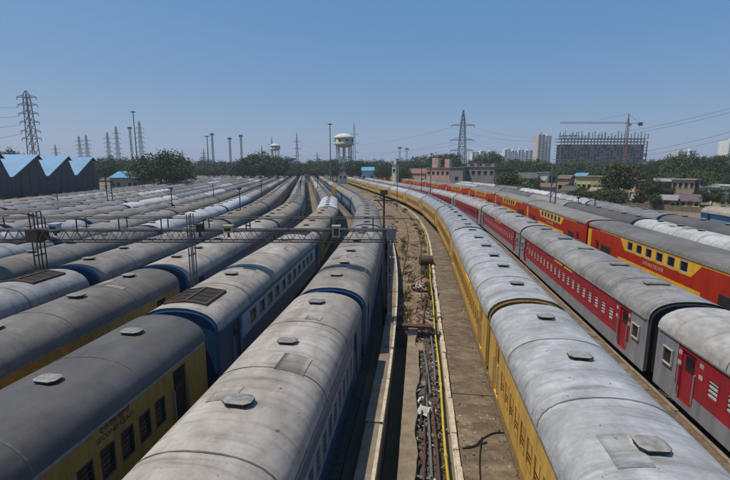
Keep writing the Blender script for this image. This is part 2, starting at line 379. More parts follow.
def rep(n, pitch, w, z0, z1, c=0.0):
    return [(c + (i - (n - 1) / 2) * pitch - w / 2, c + (i - (n - 1) / 2) * pitch + w / 2, z0, z1) for i in range(n)]
LIV = {}
ICF = dict(Lh=10.72, hw=1.62, zb=0.78, ze=3.06, rise=0.92, p=2.25, pitch=22.3, vents=6)
def icf(**k): d = dict(ICF); d.update(k); return d
sleep = rep(22, 0.745, 0.50, 1.56, 2.40); icfdoor = [(-9.35, -8.60, 0.95, 2.88), (8.60, 9.35, 0.95, 2.88)]
LIV['yellow'] = icf(mats=[M_YEL, M_YELD], zone=Zone(lambda y, z: 1 if z < 1.02 else 0), zs=(0.78, 1.02, 3.06), win=sleep, door=icfdoor, wt='shutter', end=M_YELD, name='yellow')
LIV['ochre'] = icf(mats=[M_YELD, M_BLK], zone=Zone(lambda y, z: 1 if z < 0.98 else 0), zs=(0.78, 0.98, 3.06), win=sleep, door=icfdoor, wt='bars', end=M_YELD, name='ochre')
LIV['blue'] = icf(mats=[M_BLU, M_PBL], zone=Zone(lambda y, z: 1 if (1.45 < z < 2.5 and abs(y) < 8.4) else 0, (-8.4, 8.4)), zs=(0.78, 1.45, 2.5, 3.06), win=sleep, door=icfdoor, wt='bars', end=M_BLU, name='blue')
LIV['blueac'] = icf(mats=[M_BLU, M_PWH], zone=Zone(lambda y, z: 1 if (1.80 < z < 2.86 and abs(y) < 8.3) else 0, (-8.3, 8.3)), zs=(0.78, 1.80, 2.86, 3.06), win=rep(11, 1.36, 0.92, 1.98, 2.72), door=icfdoor, wt='glass', end=M_BLU, name='blue', rmpu=True, vents=2)
LIV['sky'] = icf(mats=[M_BLU, M_CYA], zone=Zone(lambda y, z: 1 if z < 2.35 else 0), zs=(0.78, 2.35, 3.06), win=rep(12, 1.45, 0.75, 1.35, 2.15), door=icfdoor, wt='glass', end=M_CYA, name='sky-blue')
LHB = dict(Lh=11.55, hw=1.62, zb=0.80, ze=3.10, rise=0.86, p=2.3, pitch=23.9, vents=5)
def zr(y, z):
    if z < 1.46: return 1
    if abs(y) > 10.15: return 1
    return 0
LIV['red'] = dict(LHB, mats=[M_RED, M_LGR, M_DYEL], zone=Zone(zr, (-10.15, 10.15)), zs=(0.80, 1.46, 3.10), win=rep(19, 0.905, 0.54, 1.86, 2.58), door=[(-9.9, -9.1, 1.0, 2.9), (9.1, 9.9, 1.0, 2.9)], wt='louvre', end=M_BELL, name='red', endwin=True)
LIV['dd'] = dict(LHB, zb=0.55, ze=4.02, rise=0.44, p=2.6, vents=0, mats=[M_DRED], zone=Zone(lambda y, z: 0), zs=(0.55, 4.02), win=rep(6, 1.36, 0.86, 3.12, 3.80) + rep(6, 1.36, 0.86, 1.05, 1.66),
                 door=[(-9.9, -9.1, 1.0, 2.9), (9.1, 9.9, 1.0, 2.9)], wt='glass', end=M_DRED, name='double-deck')
CACHE = {}
def cached(key, fn):
    if key not in CACHE: CACHE[key] = fn()
    return CACHE[key]
def m_body(lv, sgn, lod):
    d = LIV[lv]; ops = [o for o in d['win']] + d['door'] if lod == 0 else []
    m = wall_mesh(sgn, d['hw'], d['Lh'], d['zs'], ops, d['zone'])
    o = wall_mesh(-sgn, d['hw'], d['Lh'], d['zs'], [], d['zone']); k = len(m.v); m.v += o.v; m.f += [tuple(k + i for i in f) for f in o.f]; m.m += o.m
    h, L, z = d['hw'], d['Lh'], d['zb']; m.poly([(-h, -L, z), (-h, L, z), (h, L, z), (h, -L, z)], 0)
    return m.mesh('body', d['mats'])
def m_end(lv):
    d = LIV[lv]; m = MB(); pr = roof_prof(d['hw'], d['ze'], d['rise'], d['p'], 14)
    pts = [(-d['hw'], d['zb'])] + [(x, z) for x, z in pr] + [(d['hw'], d['zb'])]
    c = (0.0, 2.0)
    for y in (0.0,):
        for a, b in zip(pts, pts[1:]): m.poly([(a[0], y, a[1]), (b[0], y, b[1]), (c[0], y, c[1])])
        a, b = pts[-1], pts[0]; m.poly([(a[0], y, a[1]), (b[0], y, b[1]), (c[0], y, c[1])])
        # steel rim round the end so that the wall stands a little inside the roof edge
        for a, b in zip(pts, pts[1:]):
            m.poly([(a[0], y, a[1]), (a[0] * .93, y - .06, 2 + (a[1] - 2) * .93), (b[0] * .93, y - .06, 2 + (b[1] - 2) * .93), (b[0], y, b[1])])
    return m.mesh('end_wall', [d['end']])
def m_roof(lv, rk):
    d = LIV[lv]; m = MB(); n = 16; pr = roof_prof(d['hw'] + 0.015, d['ze'], d['rise'] + .012, d['p'], n); L = d['Lh'] + 0.05; N = 24
    r2 = random.Random(lv)
    for i in range(N + 1):
        y = -L + 2 * L * i / N
        for j, (x, z) in enumerate(pr):
            k = 0 if j in (0, n) else r2.uniform(-.008, .008); m.v.append((x, y, z + k))
    w = n + 1
    for i in range(N):
        for j in range(n): m.f.append((i*w+j, i*w+j+1, (i+1)*w+j+1, (i+1)*w+j)[::-1]); m.m.append(0)
    return m.mesh('roof', [M_ROOF[rk]], True)
def m_seam(lv):
    d = LIV[lv]; m = MB(); a = roof_prof(d['hw'] + .02, d['ze'] + .01, d['rise'] + .014, d['p'], 16); w = 0.022
    for (x0, z0), (x1, z1) in zip(a, a[1:]):
        m.poly([(x0, -w, z0), (x0, w, z0), (x1, w, z1), (x1, -w, z1)][::-1])
        for y in (-w, w): m.poly([(x0, y, z0), (x1, y, z1), (x1 * .98, y, z1 - .03), (x0 * .98, y, z0 - .03)])
    return m.mesh('roof_seam', [M_SEAM])
def m_vent():
    m = MB()
    # low base and an octagonal cap standing clear of it
    m.box(-.2, .2, -.14, .14, -.10, .09, 1)
    b, c, z0, z1, z2 = .33, .245, .085, .125, .15
    o = [(-b+.12,-c),(b-.12,-c),(b,-c+.12),(b,c-.12),(b-.12,c),(-b+.12,c),(-b,c-.12),(-b,-c+.12)]; n = 8
    k = len(m.v); m.v += [(x, y, z0) for x, y in o] + [(x, y, z1) for x, y in o] + [(x*.72, y*.62, z2) for x, y in o]
    for r in range(2):
        for i in range(n): m.f.append((k+r*n+i, k+r*n+(i+1) % n, k+(r+1)*n+(i+1) % n, k+(r+1)*n+i)); m.m.append(0 if r else 1)
    m.f.append(tuple(k+2*n+i for i in range(n))); m.m.append(0); m.f.append(tuple(k+i for i in range(n))[::-1]); m.m.append(1)
    return m.mesh('roof_vent', [M_VENT, M_BLK])  # black on base, rim and underside paints in the shade below the cap
def m_slot():      # the flat slatted vent of the red train and of the tall coaches
    m = MB(); m.box(-.42, .42, -.2, .2, -.12, .06, 1); m.box(-.5, .5, -.26, .26, .062, .10, 0); m.box(-.4, .4, -.18, .18, .102, .12, 0); return m.mesh('roof_vent', [M_VENT, M_BLK])
def m_window(o, wt, sgn, col=None):
    w, h = o[1] - o[0], o[3] - o[2]; m = MB(); a, b = w / 2, h / 2; t = 0.045; X = sgn
    def bx(y0, y1, z0, z1, x0, x1, k): m.box(min(X*x0, X*x1), max(X*x0, X*x1), y0, y1, z0, z1, k)
    bx(-a, a, -b, b, -.075, -.05, 1)
    for y0, y1, z0, z1 in ((-a, a, -b, -b+t), (-a, a, b-t, b), (-a, -a+t, -b+t, b-t), (a-t, a, -b+t, b-t)): bx(y0, y1, z0, z1, -.048, .012, 0)
    if wt == 'bars':
        for i in range(5): z = -b + t + (i + .5) * (h - 2*t) / 5; bx(-a+t, a-t, z-.008, z+.008, -.03, -.012, 0)
    if wt == 'louvre':
        for i in range(4): z = -b + t + (i + .5) * (h - 2*t) / 4; bx(-a+t, a-t, z-.045, z+.03, -.045, -.015, 2)
    if wt == 'shutter':
        bx(-a+t, a-t, 0, b-t, -.047, -.025, 4)
        for i in range(3): z = -b + t + (i + .5) * (b) / 3; bx(-a+t, a-t, z-.008, z+.008, -.03, -.012, 0)
    fr = {'glass': M_WHT, 'bars': M_PBL if col is None else col, 'louvre': M_RED, 'shutter': M_YELD}[wt]
    return m.mesh('window', [fr, M_GLS, M_SHU, M_YELD, M_YEL])
def m_door(o, sgn, col):
    w, h = o[1] - o[0], o[3] - o[2]; m = MB(); a, b = w/2, h/2; X = sgn
    def bx(y0, y1, z0, z1, x0, x1, k): m.box(min(X*x0, X*x1), max(X*x0, X*x1), y0, y1, z0, z1, k)
    bx(-a, a, -b, b, -.10, -.066, 0); bx(-a*.6, a*.6, .25, b*.82, -.064, -.052, 1); bx(-a*.7, a*.7, -b*.8, -.05, -.064, -.055, 0)
    bx(a+.03, a+.07, -b*.75, b*.35, .03, .06, 2); bx(-a-.07, -a-.03, -b*.75, b*.35, .03, .06, 2)
    for y in (a+.05, -a-.05):
        for z in (-b*.75, b*.35): bx(y-.02, y+.02, z-.02, z+.02, -.005, .04, 2)
    return m.mesh('door', [col, M_GLS, M_LGR])
def m_gang():
    m = MB()
    for i in range(5):
        y = .02 + i * .1; m.box(-.72, .72, y, y + .055, .95, 3.12); m.box(-.66, .66, y + .055, y + .1, 1.0, 3.06)
    m.box(-.12, .12, 0, .62, .55, .8); 
    for x in (-.98, .98): m.tube([(x, 0, 1.0), (x, .5, 1.0)], .09, 8); m.tube([(x, .5, 1.0), (x, .55, 1.0)], .23, 10)
    return m.mesh('gangway', [M_BELL])
def m_under(Lh):
    m = MB(); m.box(-1.45, 1.45, -Lh + .3, Lh - .3, .62, .776)
    for y in (-3.6, -1.2, 1.9, 3.7):
        for x in (-1.35, .75): m.box(x, x + .6, y - .7, y + .7, .22, .615)
    return m.mesh('underframe', [M_BLK])
def m_bogie():
    m = MB()
    for x in (-1.05, 1.05):
        m.box(x - .07, x + .07, -1.75, 1.75, .42, .62); m.box(x - .12, x + .12, -.5, .5, .2, .418)
        for y in (-1.45, 1.45): m.box(x - .13, x + .13, y - .2, y + .2, .3, .52)
    m.box(-.95, .95, -.25, .25, .4, .6); return m.mesh('bogie', [M_BLK])
def m_wheel():
    m = MB(); 
    for x in (-.84, .84): m.tube([(x - .065, 0, .455), (x + .065, 0, .455)], .455, 18)
    m.tube([(-.8, 0, .455), (.8, 0, .455)], .08, 8); return m.mesh('wheelset', [M_RUST])
def m_gutter(lv):
    d = LIV[lv]; m = MB(); L = d['Lh'] - .1
    for s in (-1, 1):
        x = s * (d['hw'] + .018); m.box(min(x, x + s*.03), max(x, x + s*.03), -L, L, d['ze'] - .035, d['ze'] + .03)
    return m.mesh('gutter', [M_VENT])
def m_winrow(lv, sgn):
    d = LIV[lv]; m = MB(); x = d['hw']
    for o in d['win']: m.box(min(sgn*(x-.02), sgn*(x+.008)), max(sgn*(x-.02), sgn*(x+.008)), o[0], o[1], o[2], o[3])
    for o in d['door']: m.box(min(sgn*(x-.02), sgn*(x+.006)), max(sgn*(x-.02), sgn*(x+.006)), o[0], o[1], o[2], o[3])
    return m.mesh('window_row', [M_GLS])
def m_ventrow(lv):
    d = LIV[lv]; m = MB(); zt = d['ze'] + d['rise']
    for y in vent_pos(d): m.box(-.42, .42, y - .3, y + .3, zt - .08, zt + .13)
    return m.mesh('vent_row', [M_VENT])
def vent_pos(d):
    n = d['vents']; return [(-d['Lh'] + d['Lh'] * 2 * (i + .5) / n) for i in range(n)] if n else []
def m_hatch():      # roof hatch of the air-conditioned coach: two dark plant bays in a frame that follows the roof
    m = MB()
    for sg_ in (-1, 1):
        def bx(x0, x1, y0, y1, z0, z1, k): m.box(min(sg_*x0, sg_*x1), max(sg_*x0, sg_*x1), y0, y1, z0, z1, k)
        bx(.05, .82, -.9, .9, -.2, .035, 1)
        for k in range(3): y = -.62 + k * .5; bx(.12, .76, y, y + .07, .036, .06, 2)
        for y0, y1 in ((-1.0, -.9), (.9, 1.0)): bx(0, .9, y0, y1, -.2, .075, 0)
        bx(.0, .05, -.9, .9, -.2, .08, 0); bx(.82, .9, -.9, .9, -.2, .07, 0)
    m.v = [(x, y, z - .115 * (abs(x) / .85) ** 2) for x, y, z in m.v]
    return m.mesh('roof_hatch', [M_RUST, M_BLK, M_DSTL])
def m_ddband(kind, sgn):
    d = LIV['dd']; x = sgn * (d['hw'] + .004); m = MB()
    def pl(pts):
        q = [(x, y, z) for y, z in pts]; m.poly(q if sgn > 0 else q[::-1])
        for (a, b), (c, e) in zip(pts, pts[1:] + pts[:1]): m.poly([(x, a, b), (x, c, e), (x - sgn*.02, c, e), (x - sgn*.02, a, b)])
    W = rep(6, 1.36, 0.86, 3.12, 3.80)
    if kind == 'upper':
        pl([(-9.0, 3.84), (9.0, 3.84), (9.0, 4.0), (-9.0, 4.0)])
        ed = [-4.55] + sum([[a, b] for a, b, _, _ in W], []) + [4.55]
        for i in range(0, len(ed), 2):
            a, b = ed[i], ed[i+1]
            za = [(a, 3.04), (b, 3.04), (b, 3.83), (a, 3.83)]
            if i == 0: za = [(a + .35, 3.0), (b, 3.0), (b, 3.83), (a - .5, 3.83)]
            if i == len(ed) - 2: za = [(a, 3.0), (b - .35, 3.0), (b + .5, 3.83), (a, 3.83)]
            pl(za)
        for a, b, z0, z1 in W: pl([(a, 3.0), (b, 3.0), (b, 3.118), (a, 3.118)])
    else: pl([(-5.2, 2.08), (5.2, 2.08), (5.2, 2.34), (-5.2, 2.34)])
    return m.mesh('livery_band', [M_DYEL])
def text_mesh(txt, size, m_):
    cu = bpy.data.curves.new('lettering', 'FONT'); cu.body = txt; cu.size = size; cu.align_x = 'CENTER'; cu.align_y = 'CENTER'; cu.extrude = 0.002; cu.resolution_u = 2
    o = bpy.data.objects.new('lettering_src', cu); COL.objects.link(o)
    dg = bpy.context.evaluated_depsgraph_get(); me = bpy.data.meshes.new_from_object(o.evaluated_get(dg))
    bpy.data.objects.remove(o); me.name = 'lettering'; me.materials.clear(); me.materials.append(m_); return me

ORD = ['first', 'second', 'third', 'fourth', 'fifth', 'sixth', 'seventh', 'eighth', 'ninth', 'tenth', 'eleventh', 'twelfth', 'thirteenth', 'fourteenth', 'fifteenth', 'sixteenth']
def coach(lv, rk, key, s, idx, where, lod, phase):
    d = LIV[lv]; sgn = 1 if key[0] == 'L' else -1; o_, y0 = TR[key]
    A = path(o_, y0, s - 7.4); B = path(o_, y0, s + 7.4)
    x, y = (A[0] + B[0]) / 2, (A[1] + B[1]) / 2; h = math.atan2(-(B[0] - A[0]), B[1] - A[1])
    nm = {'dd': 'double_deck_coach'}.get(lv, 'passenger_coach')
    t = empty(nm, (x, y, 0), h)
    rn = {'warm': 'dusty grey', 'grey': 'grey', 'dark': 'dark grey', 'blue': 'cool grey', 'silver': 'silver', 'lhb': 'light grey', 'white': 'white', 'tan': 'tan', 'dd': 'slate grey'}[rk]
    tag(t, '%s coach, %s roof, %s from camera %s' % (d['name'], rn, ORD[min(idx, 15)], where), 'train coach', 'coaches parked in the yard')
    K = lambda *a: a
    obj('body', cached(K('body', lv, sgn, lod), lambda: m_body(lv, sgn, lod)), t)
    obj('roof', cached(K('roof', lv, rk), lambda: m_roof(lv, rk)), t)
    e = cached(K('end', lv), lambda: m_end(lv))
    obj('end_wall', e, t, (0, -d['Lh'], 0)); obj('end_wall', e, t, (0, d['Lh'], 0), (0, 0, math.pi))
    zt = d['ze'] + d['rise']
    if lod <= 1:
        gm = cached('gang', m_gang)
        obj('gangway', gm, t, (0, d['Lh'] - .02, 0)); obj('gangway', gm, t, (0, -d['Lh'] + .02, 0), (0, 0, math.pi))
    obj('underframe', cached(K('under', d['Lh']), lambda: m_under(d['Lh'])), t)
    if lod == 0:
        for by in (-7.4, 7.4):
            b = obj('bogie', cached('bogie', m_bogie), t, (0, by, 0))
            for wy in (-1.45, 1.45): obj('wheelset', cached('wheel', m_wheel), b, (0, wy, 0))
        obj('gutter', cached(K('gut', lv), lambda: m_gutter(lv)), t)
        if lv != 'dd':
            ns = 5
            for i in range(ns): obj('roof_seam', cached(K('seam', lv), lambda: m_seam(lv)), t, (0, -d['Lh'] + 2 * d['Lh'] * (i + 1) / (ns + 1), 0))
        vm = cached('slot', m_slot) if lv in ('red',) else cached('vent', m_vent)
        for vy in vent_pos(d):
            vo = obj('roof_vent', vm, t, (random.uniform(-.06, .06), vy + random.uniform(-.45, .45), zt - .01), (0, 0, random.uniform(-.08, .08))); vo.scale = (random.uniform(.88, 1.08), random.uniform(.85, 1.1), random.uniform(.9, 1.25))
        if math.hypot(x, y) < 45:
            for i in range(random.randrange(2, 6)):
                a0 = random.uniform(-.9, .6); a1 = a0 + random.uniform(.25, .6); ln = random.uniform(.3, 1.1); q = MB()
                for k in range(6):
                    an = a0 + (a1 - a0) * k / 5; sa, ca = math.sin(an), math.cos(an); e_ = 2 / d['p']
                    px_, pz_ = (d['hw'] + .026) * math.copysign(abs(sa) ** e_, sa), d['ze'] + (d['rise'] + .024) * abs(ca) ** e_
                    q.v += [(px_, -ln / 2, pz_), (px_, ln / 2, pz_), (px_ * .985, -ln / 2, pz_ - .02), (px_ * .985, ln / 2, pz_ - .02)]
                for k in range(5):
                    j = 4 * k; q.f += [(j, j+4, j+5, j+1)[::-1], (j, j+2, j+6, j+4), (j+1, j+5, j+7, j+3)]; q.m += [0, 0, 0]
                q.f += [(0, 1, 3, 2), (20, 22, 23, 21)]; q.m += [0, 0]
                q.build('roof_patch', M_ROOF[random.choice({'silver': ('silver', 'silver', 'lhb'), 'lhb': ('lhb', 'silver', 'warm'), 'dark': ('dark', 'grey')}.get(rk, (rk, 'warm', 'grey')))], t, True, (0, random.uniform(-d['Lh'] + 1.2, d['Lh'] - 1.2), 0))
        if d.get('rmpu'):
            for s2 in (-1, 1): obj('roof_hatch', cached('hatch', m_hatch), t, (0, s2 * (d['Lh'] - 1.6), zt + .05))
        X = sgn * d['hw']
        for o in d['win']:
            wm = cached(K('win', lv, sgn, round(o[3]-o[2], 2), round(o[1]-o[0], 2)), lambda: m_window(o, d['wt'], sgn, M_DSTL if lv == 'ochre' else None))
            obj('window', wm, t, (X, (o[0] + o[1]) / 2, (o[2] + o[3]) / 2))
        for o in d['door']:
            dmesh = cached(K('door', lv, sgn), lambda: m_door(o, sgn, M_BLK if lv in ('ochre', 'blue') else d['mats'][0]))  # black leaf stands in for the unlit inside of an open doorway
            obj('door', dmesh, t, (X, (o[0] + o[1]) / 2, (o[2] + o[3]) / 2))
    else:
        tag(obj('window_row', cached(K('wr', lv, sgn), lambda: m_winrow(lv, sgn)), t), kind='stuff')
        if d['vents']: tag(obj('vent_row', cached(K('vr', lv), lambda: m_ventrow(lv)), t), kind='stuff')
    if lv == 'dd':
        for kd in ('upper', 'lower'): obj('livery_band', cached(K('ddb', kd, sgn), lambda: m_ddband(kd, sgn)), t)
        q = MB(); xx = sgn * (d['hw'] + .03)
        q.box(min(xx, sgn*1.55), max(xx, sgn*1.55), d['Lh'] - .75, d['Lh'] - .02, .9, 3.7)
        obj('end_panel', cached(K('ddp', sgn), lambda: q.mesh('end_panel', [M_DYEL])), t)
        for yy in (-7.6, 7.6):
            q2 = MB(); q2.box(min(xx, sgn*1.58), max(xx, sgn*1.58), -.9, .9, 1.95, 2.75)
            for k in range(6): q2.box(min(xx + sgn*.012, sgn*1.6), max(xx + sgn*.012, sgn*1.6), -.85, .85, 2.0 + k*.12, 2.05 + k*.12)
            obj('intake_grille', cached(K('ddg', sgn), lambda: q2.mesh('intake_grille', [M_BLK])), t, (0, yy, 0))
        if lod == 0:
            tm = cached('ddt', lambda: text_mesh('DOUBLE DECKER', 0.34, M_WHT))
            obj('lettering', tm, t, (sgn * (d['hw'] + .006), 0, 2.68), (math.pi / 2, 0, -math.pi / 2))
    if lv == 'red' and lod == 0:
        q = MB(); xx = -(d['hw'] + .004); q.box(xx, xx + .03, -2.4, -.9, 2.86, 2.97); q.box(xx, xx + .03, -.5, 1.2, 2.86, 2.97)
        obj('name_board', cached('rnb', lambda: q.mesh('name_board', [M_DYEL])), t)
        for yy in (-10.7, 10.7):
            wn_ = (yy - .32, yy + .32, 1.95, 2.6); wm = cached('rew', lambda: m_window(wn_, 'glass', sgn)); obj('window', wm, t, (X + sgn*.066, yy, 2.28))
        for yy in (-8.8, -10.0, 8.8, 10.0):
            q = MB(); q.box(xx, xx + .02, -.1, .1, -.08, .08); obj('placard', cached('rpl', lambda: q.mesh('placard', [M_WHT])), t, (0, yy, 2.75))
            obj('placard', CACHE['rpl'], t, (0, yy, 2.35))
    if lv == 'ochre' and key == 'L2' and idx == 0:
        for i, (tx, sz) in enumerate((('\u0926\u094d\u0935\u093f\u0924\u0940\u092f \u0936\u094d\u0930\u0947\u0923\u0940', .22), ('SECOND CLASS', .2))):
            obj('lettering', text_mesh(tx, sz, M_BLK), t, (X + .006, 5.95, 2.90 - i * .22), (math.pi / 2, 0, math.pi / 2))
    if lv == 'yellow' and lod == 0:
        q = MB(); q.box(-1.655, -1.6, -.9, .9, 2.62, 2.86); obj('name_board', cached('ynb', lambda: q.mesh('name_board', [M_DYEL])), t, (0, -3.2, 0))
    return t

def visible(x, y):
    u, v, d = cam_xy(x, y, 3.5); return d > 1 and u is not None and -45 < u < 775 and v < 560
TRAINS = [  # key, first gap (path length), coach list [(livery, roof)] from the camera on, filler, where, end
 ('L1', 18.1, [('blue','warm'),('blue','warm'),('blue','grey'),('blue','grey')], [('blue','grey'),('blue','tan'),('ochre','grey'),('blue','warm')], 'in the train left of the dirt strip'),
 ('L2', 14.5, [('ochre','dark'),('blueac','warm'),('ochre','tan'),('blue','white'),('blue','grey')], [('blue','grey'),('ochre','warm'),('blue','warm')], 'on second track left of dirt strip'),
 ('L3', 21.3, [('ochre','grey'),('blue','warm'),('blue','tan')], [('blue','grey'),('ochre','tan'),('blue','warm'),('blue','grey')], 'on third track left of dirt strip'),
 ('L4', 20.6, [('blueac','blue'),('blue','warm'),('blue','tan')], [('blue','tan'),('blue','grey'),('ochre','warm')], 'on fourth track left of dirt strip'),
 ('L5', 37.0, [('blue','grey'),('blue','white')], [('blue','white'),('blue','warm'),('blue','grey')], 'on fifth track left of dirt strip'),
 ('L6', 30.0, [('blueac','blue'),('blue','grey')], [('ochre','tan'),('blue','tan'),('blue','grey'),('blue','grey')], 'on sixth track left of dirt strip'),
 ('L7', 41.0, [('blue','white'),('blue','grey')], [('blue','warm'),('blue','white'),('blue','grey'),('ochre','tan')], 'on seventh track left of dirt strip'),
 ('L8', 36.0, [], [('blue','blue'),('blue','grey'),('blueac','white')], 'on eighth track left of dirt strip'),
 ('L9', 45.0, [], [('blue','grey'),('blue','blue'),('blue','grey')], 'on ninth track left of dirt strip'),
 ('L10', 40.0, [], [('blue','white'),('blue','grey'),('ochre','grey')], 'on tenth track left of dirt strip'),
 ('L11', 52.0, [], [('blue','grey'),('blue','blue'),('blue','warm')], 'on eleventh track left of dirt strip'),
 ('L12', 47.0, [], [('blue','grey'),('blue','grey'),('blue','white')], 'on twelfth track left of dirt strip'),
 ('L13', 55.0, [], [('blue','blue'),('blue','warm'),('blue','grey')], 'on the track nearest the sheds'),
 ('R1', 17.6, [('yellow','silver')] * 3, [('yellow','silver')], 'in the train right of the walkway'),
 ('R2', 18.0, [('red','lhb')] * 3, [('red','lhb')], 'in the grey-skirted red train'),
 ('R3', 42.9, [('dd','dd')] * 2, [('dd','dd')], 'in the red and yellow train'),
 ('R4', 49.0, [('blue','white'),('blue','dark'),('blue','grey')], [('blue','dark'),('blue','grey'),('blue','white')], 'in the row behind the double-deck train'),
 ('R5', 54.0, [('blue','dark'),('blue','blue'),('blue','white')], [('blue','white'),('blue','grey'),('blue','white')], 'in the outermost row of the right side'),
]
for key, gap, head, fill, where in TRAINS:
    lv0 = (head + fill)[0][0]; pitch = LIV[lv0]['pitch']; o_, y0 = TR[key]
    s = gap - pitch / 2
    while s - pitch > -14: s -= pitch
    n = 0; end = 285 if key[0] == 'L' else 260
    if key in ('R4', 'R5'): end = 210
    if key in ('L11', 'L12', 'L13'): end = 250
    while s < end:
        a = path(o_, y0, s + pitch / 2 - 1); b = path(o_, y0, s - pitch / 2 + 1); c = path(o_, y0, s)
        if any(visible(q[0], q[1]) for q in (a, b, c)):
            k_ = max(0, round((s - (gap - pitch / 2)) / pitch))
            lv, rk = head[k_] if k_ < len(head) else fill[(k_ - len(head)) % len(fill)]
            dist = math.hypot(c[0], c[1]); lod = 0 if dist < 72 else (1 if dist < 150 else 2)
            coach(lv, rk, key, s, n, where, lod, 0); n += 1
        s += pitch
# lone blue coach at the right edge
TR['R7'] = (42.0, 400)
coach('sky', 'warm', 'R7', 56.5, 0, 'standing alone at the right edge', 0, 0)
track('R7', 30, 110)

# ------------------------------------------------------------------ gantry across the left tracks
GD = 22.7
def gp(px, z, dy=0.0): return Vector(site(px, GD + dy, z))
gx = (gp(392, 0) - gp(0, 0)).normalized(); gl = (gp(392, 0) - gp(-60, 0)).length
gan = empty('walkway_gantry', gp(392, 0), math.atan2(gx.y, gx.x)); tag(gan, 'dark steel lattice walkway gantry with handrail spanning the left tracks', 'gantry')
zb_, zt_, zh_ = 5.42, 6.02, 6.70
def at_px(px): return -(gp(392, 0) - gp(px, 0)).length if px < 392 else (gp(392, 0) - gp(px, 0)).length
for yy in (0.0, 0.75):
    for z in (zb_, zt_):
        m = MB(); m.box(-gl, .35, yy - .026, yy + .026, z - .03, z + .03); m.build('chord', M_DSTL, gan)
bw = 0.62; bm = MB(); bm.bar((0, 0, zb_ + .02), (bw / 2, 0, zt_ - .02), .024); bmesh1 = bm.mesh('brace', [M_STL])
bm = MB(); bm.bar((bw / 2, 0, zt_ - .02), (bw, 0, zb_ + .02), .024); bmesh2 = bm.mesh('brace', [M_STL])
k = 0
while -gl + (k + 1) * bw < 0.3:
    x = -gl + k * bw
    for yy in (0.0, 0.75): obj('brace', bmesh1, gan, (x, yy, 0)); obj('brace', bmesh2, gan, (x, yy, 0))
    k += 1
pm_ = MB(); pm_.box(0, 2.36, .06, .69, zt_ + .037, zt_ + .07); plk = pm_.mesh('deck_panel', [M_DSTL])
k = 0
while -gl + k * 2.4 < -1.5: obj('deck_panel', plk, gan, (-gl + k * 2.4, 0, 0)); k += 1
for yy in (-.02, .77):
    m = MB(); m.tube([(-gl, yy, zh_), (.9 if yy < 0 else .2, yy, zh_)], .026, 6); m.build('handrail', M_DSTL, gan)
    pm_ = MB(); pm_.bar((0, yy, zt_), (0, yy, zh_), .05); pmesh = pm_.mesh('rail_post', [M_DSTL])
    x = -1.0
    while x > -gl: obj('rail_post', pmesh, gan, (x, 0, 0)); x -= 2.27
def column(px, ztop, w):
    c = MB(); x = at_px(px)
    for dx in (-w, w):
        for yy in (.1, .65): c.bar((x + dx, yy, GZ), (x + dx, yy, ztop), .05)
    z = GZ + .6
    while z < ztop - .3:
        for yy in (.1, .65): c.bar((x - w, yy, z), (x + w, yy, z), .05)
        for dx in (-w, w): c.bar((x + dx, .1, z), (x + dx, .65, z), .03)
        z += 1.1
    return c.build('column', M_RUST if px < 100 else M_STL, gan)
column(28, 7.0, .12); column(186, 6.9, .07); column(391, 6.25, .1)
m = MB(); x = at_px(28); m.box(x - .3, x + .3, -.1, .86, 5.4, 6.1); m.build('bracket_box', M_RUST, gan)
m = MB(); x = at_px(391); m.box(x - .2, x + .28, -.06, .84, 5.5, 6.15); m.build('end_cap', M_STL, gan)
def lamp(px, z, w, h, d, mt, lab):
    p = gp(px, z, -.12); o = empty('floodlight', p, math.atan2(gx.y, gx.x)); tag(o, lab, 'floodlight', 'lamp boxes on the gantry')
    w, h, d = w * .72, h * .75, d * .8
    m = MB(); m.box(-w/2, w/2, -d/2, d/2, 0, h, 0); m.box(-w/2 - .04, w/2 + .04, -d/2 - .05, d/2 + .05, h + .002, h + .07, 0); m.build('housing', mt, o)
    m = MB(); m.box(-w/2 + .06, w/2 - .06, -d/2 - .015, -d/2 - .001, .08, h - .08); m.build('lens', M_GLS, o)
    m = MB(); m.box(-.05, .05, -.05, .05, -.28, 0); m.build('bracket', M_DSTL, o)
M_LAMPC = mat('lamp_cream', (0.55, 0.50, 0.33), 0.6, 0.5, (0.2, 0.17, 0.1)); M_LAMPB = mat('lamp_blue_white', (0.45, 0.55, 0.66), 0.6, 0.3)
lamp(227, 5.98, .62, .42, .45, M_LAMPC, 'cream box floodlight on the gantry above the third train')
lamp(336, 5.72, .55, .75, .4, M_LAMPC, 'tall yellowish box on the gantry beside the blue train')
lamp(198, 6.0, .42, .5, .4, M_DSTL, 'dark box floodlight on the gantry near the middle column')
lamp(52, 6.08, .62, .4, .45, M_LAMPB, 'pale blue box floodlight near the left end of the gantry')

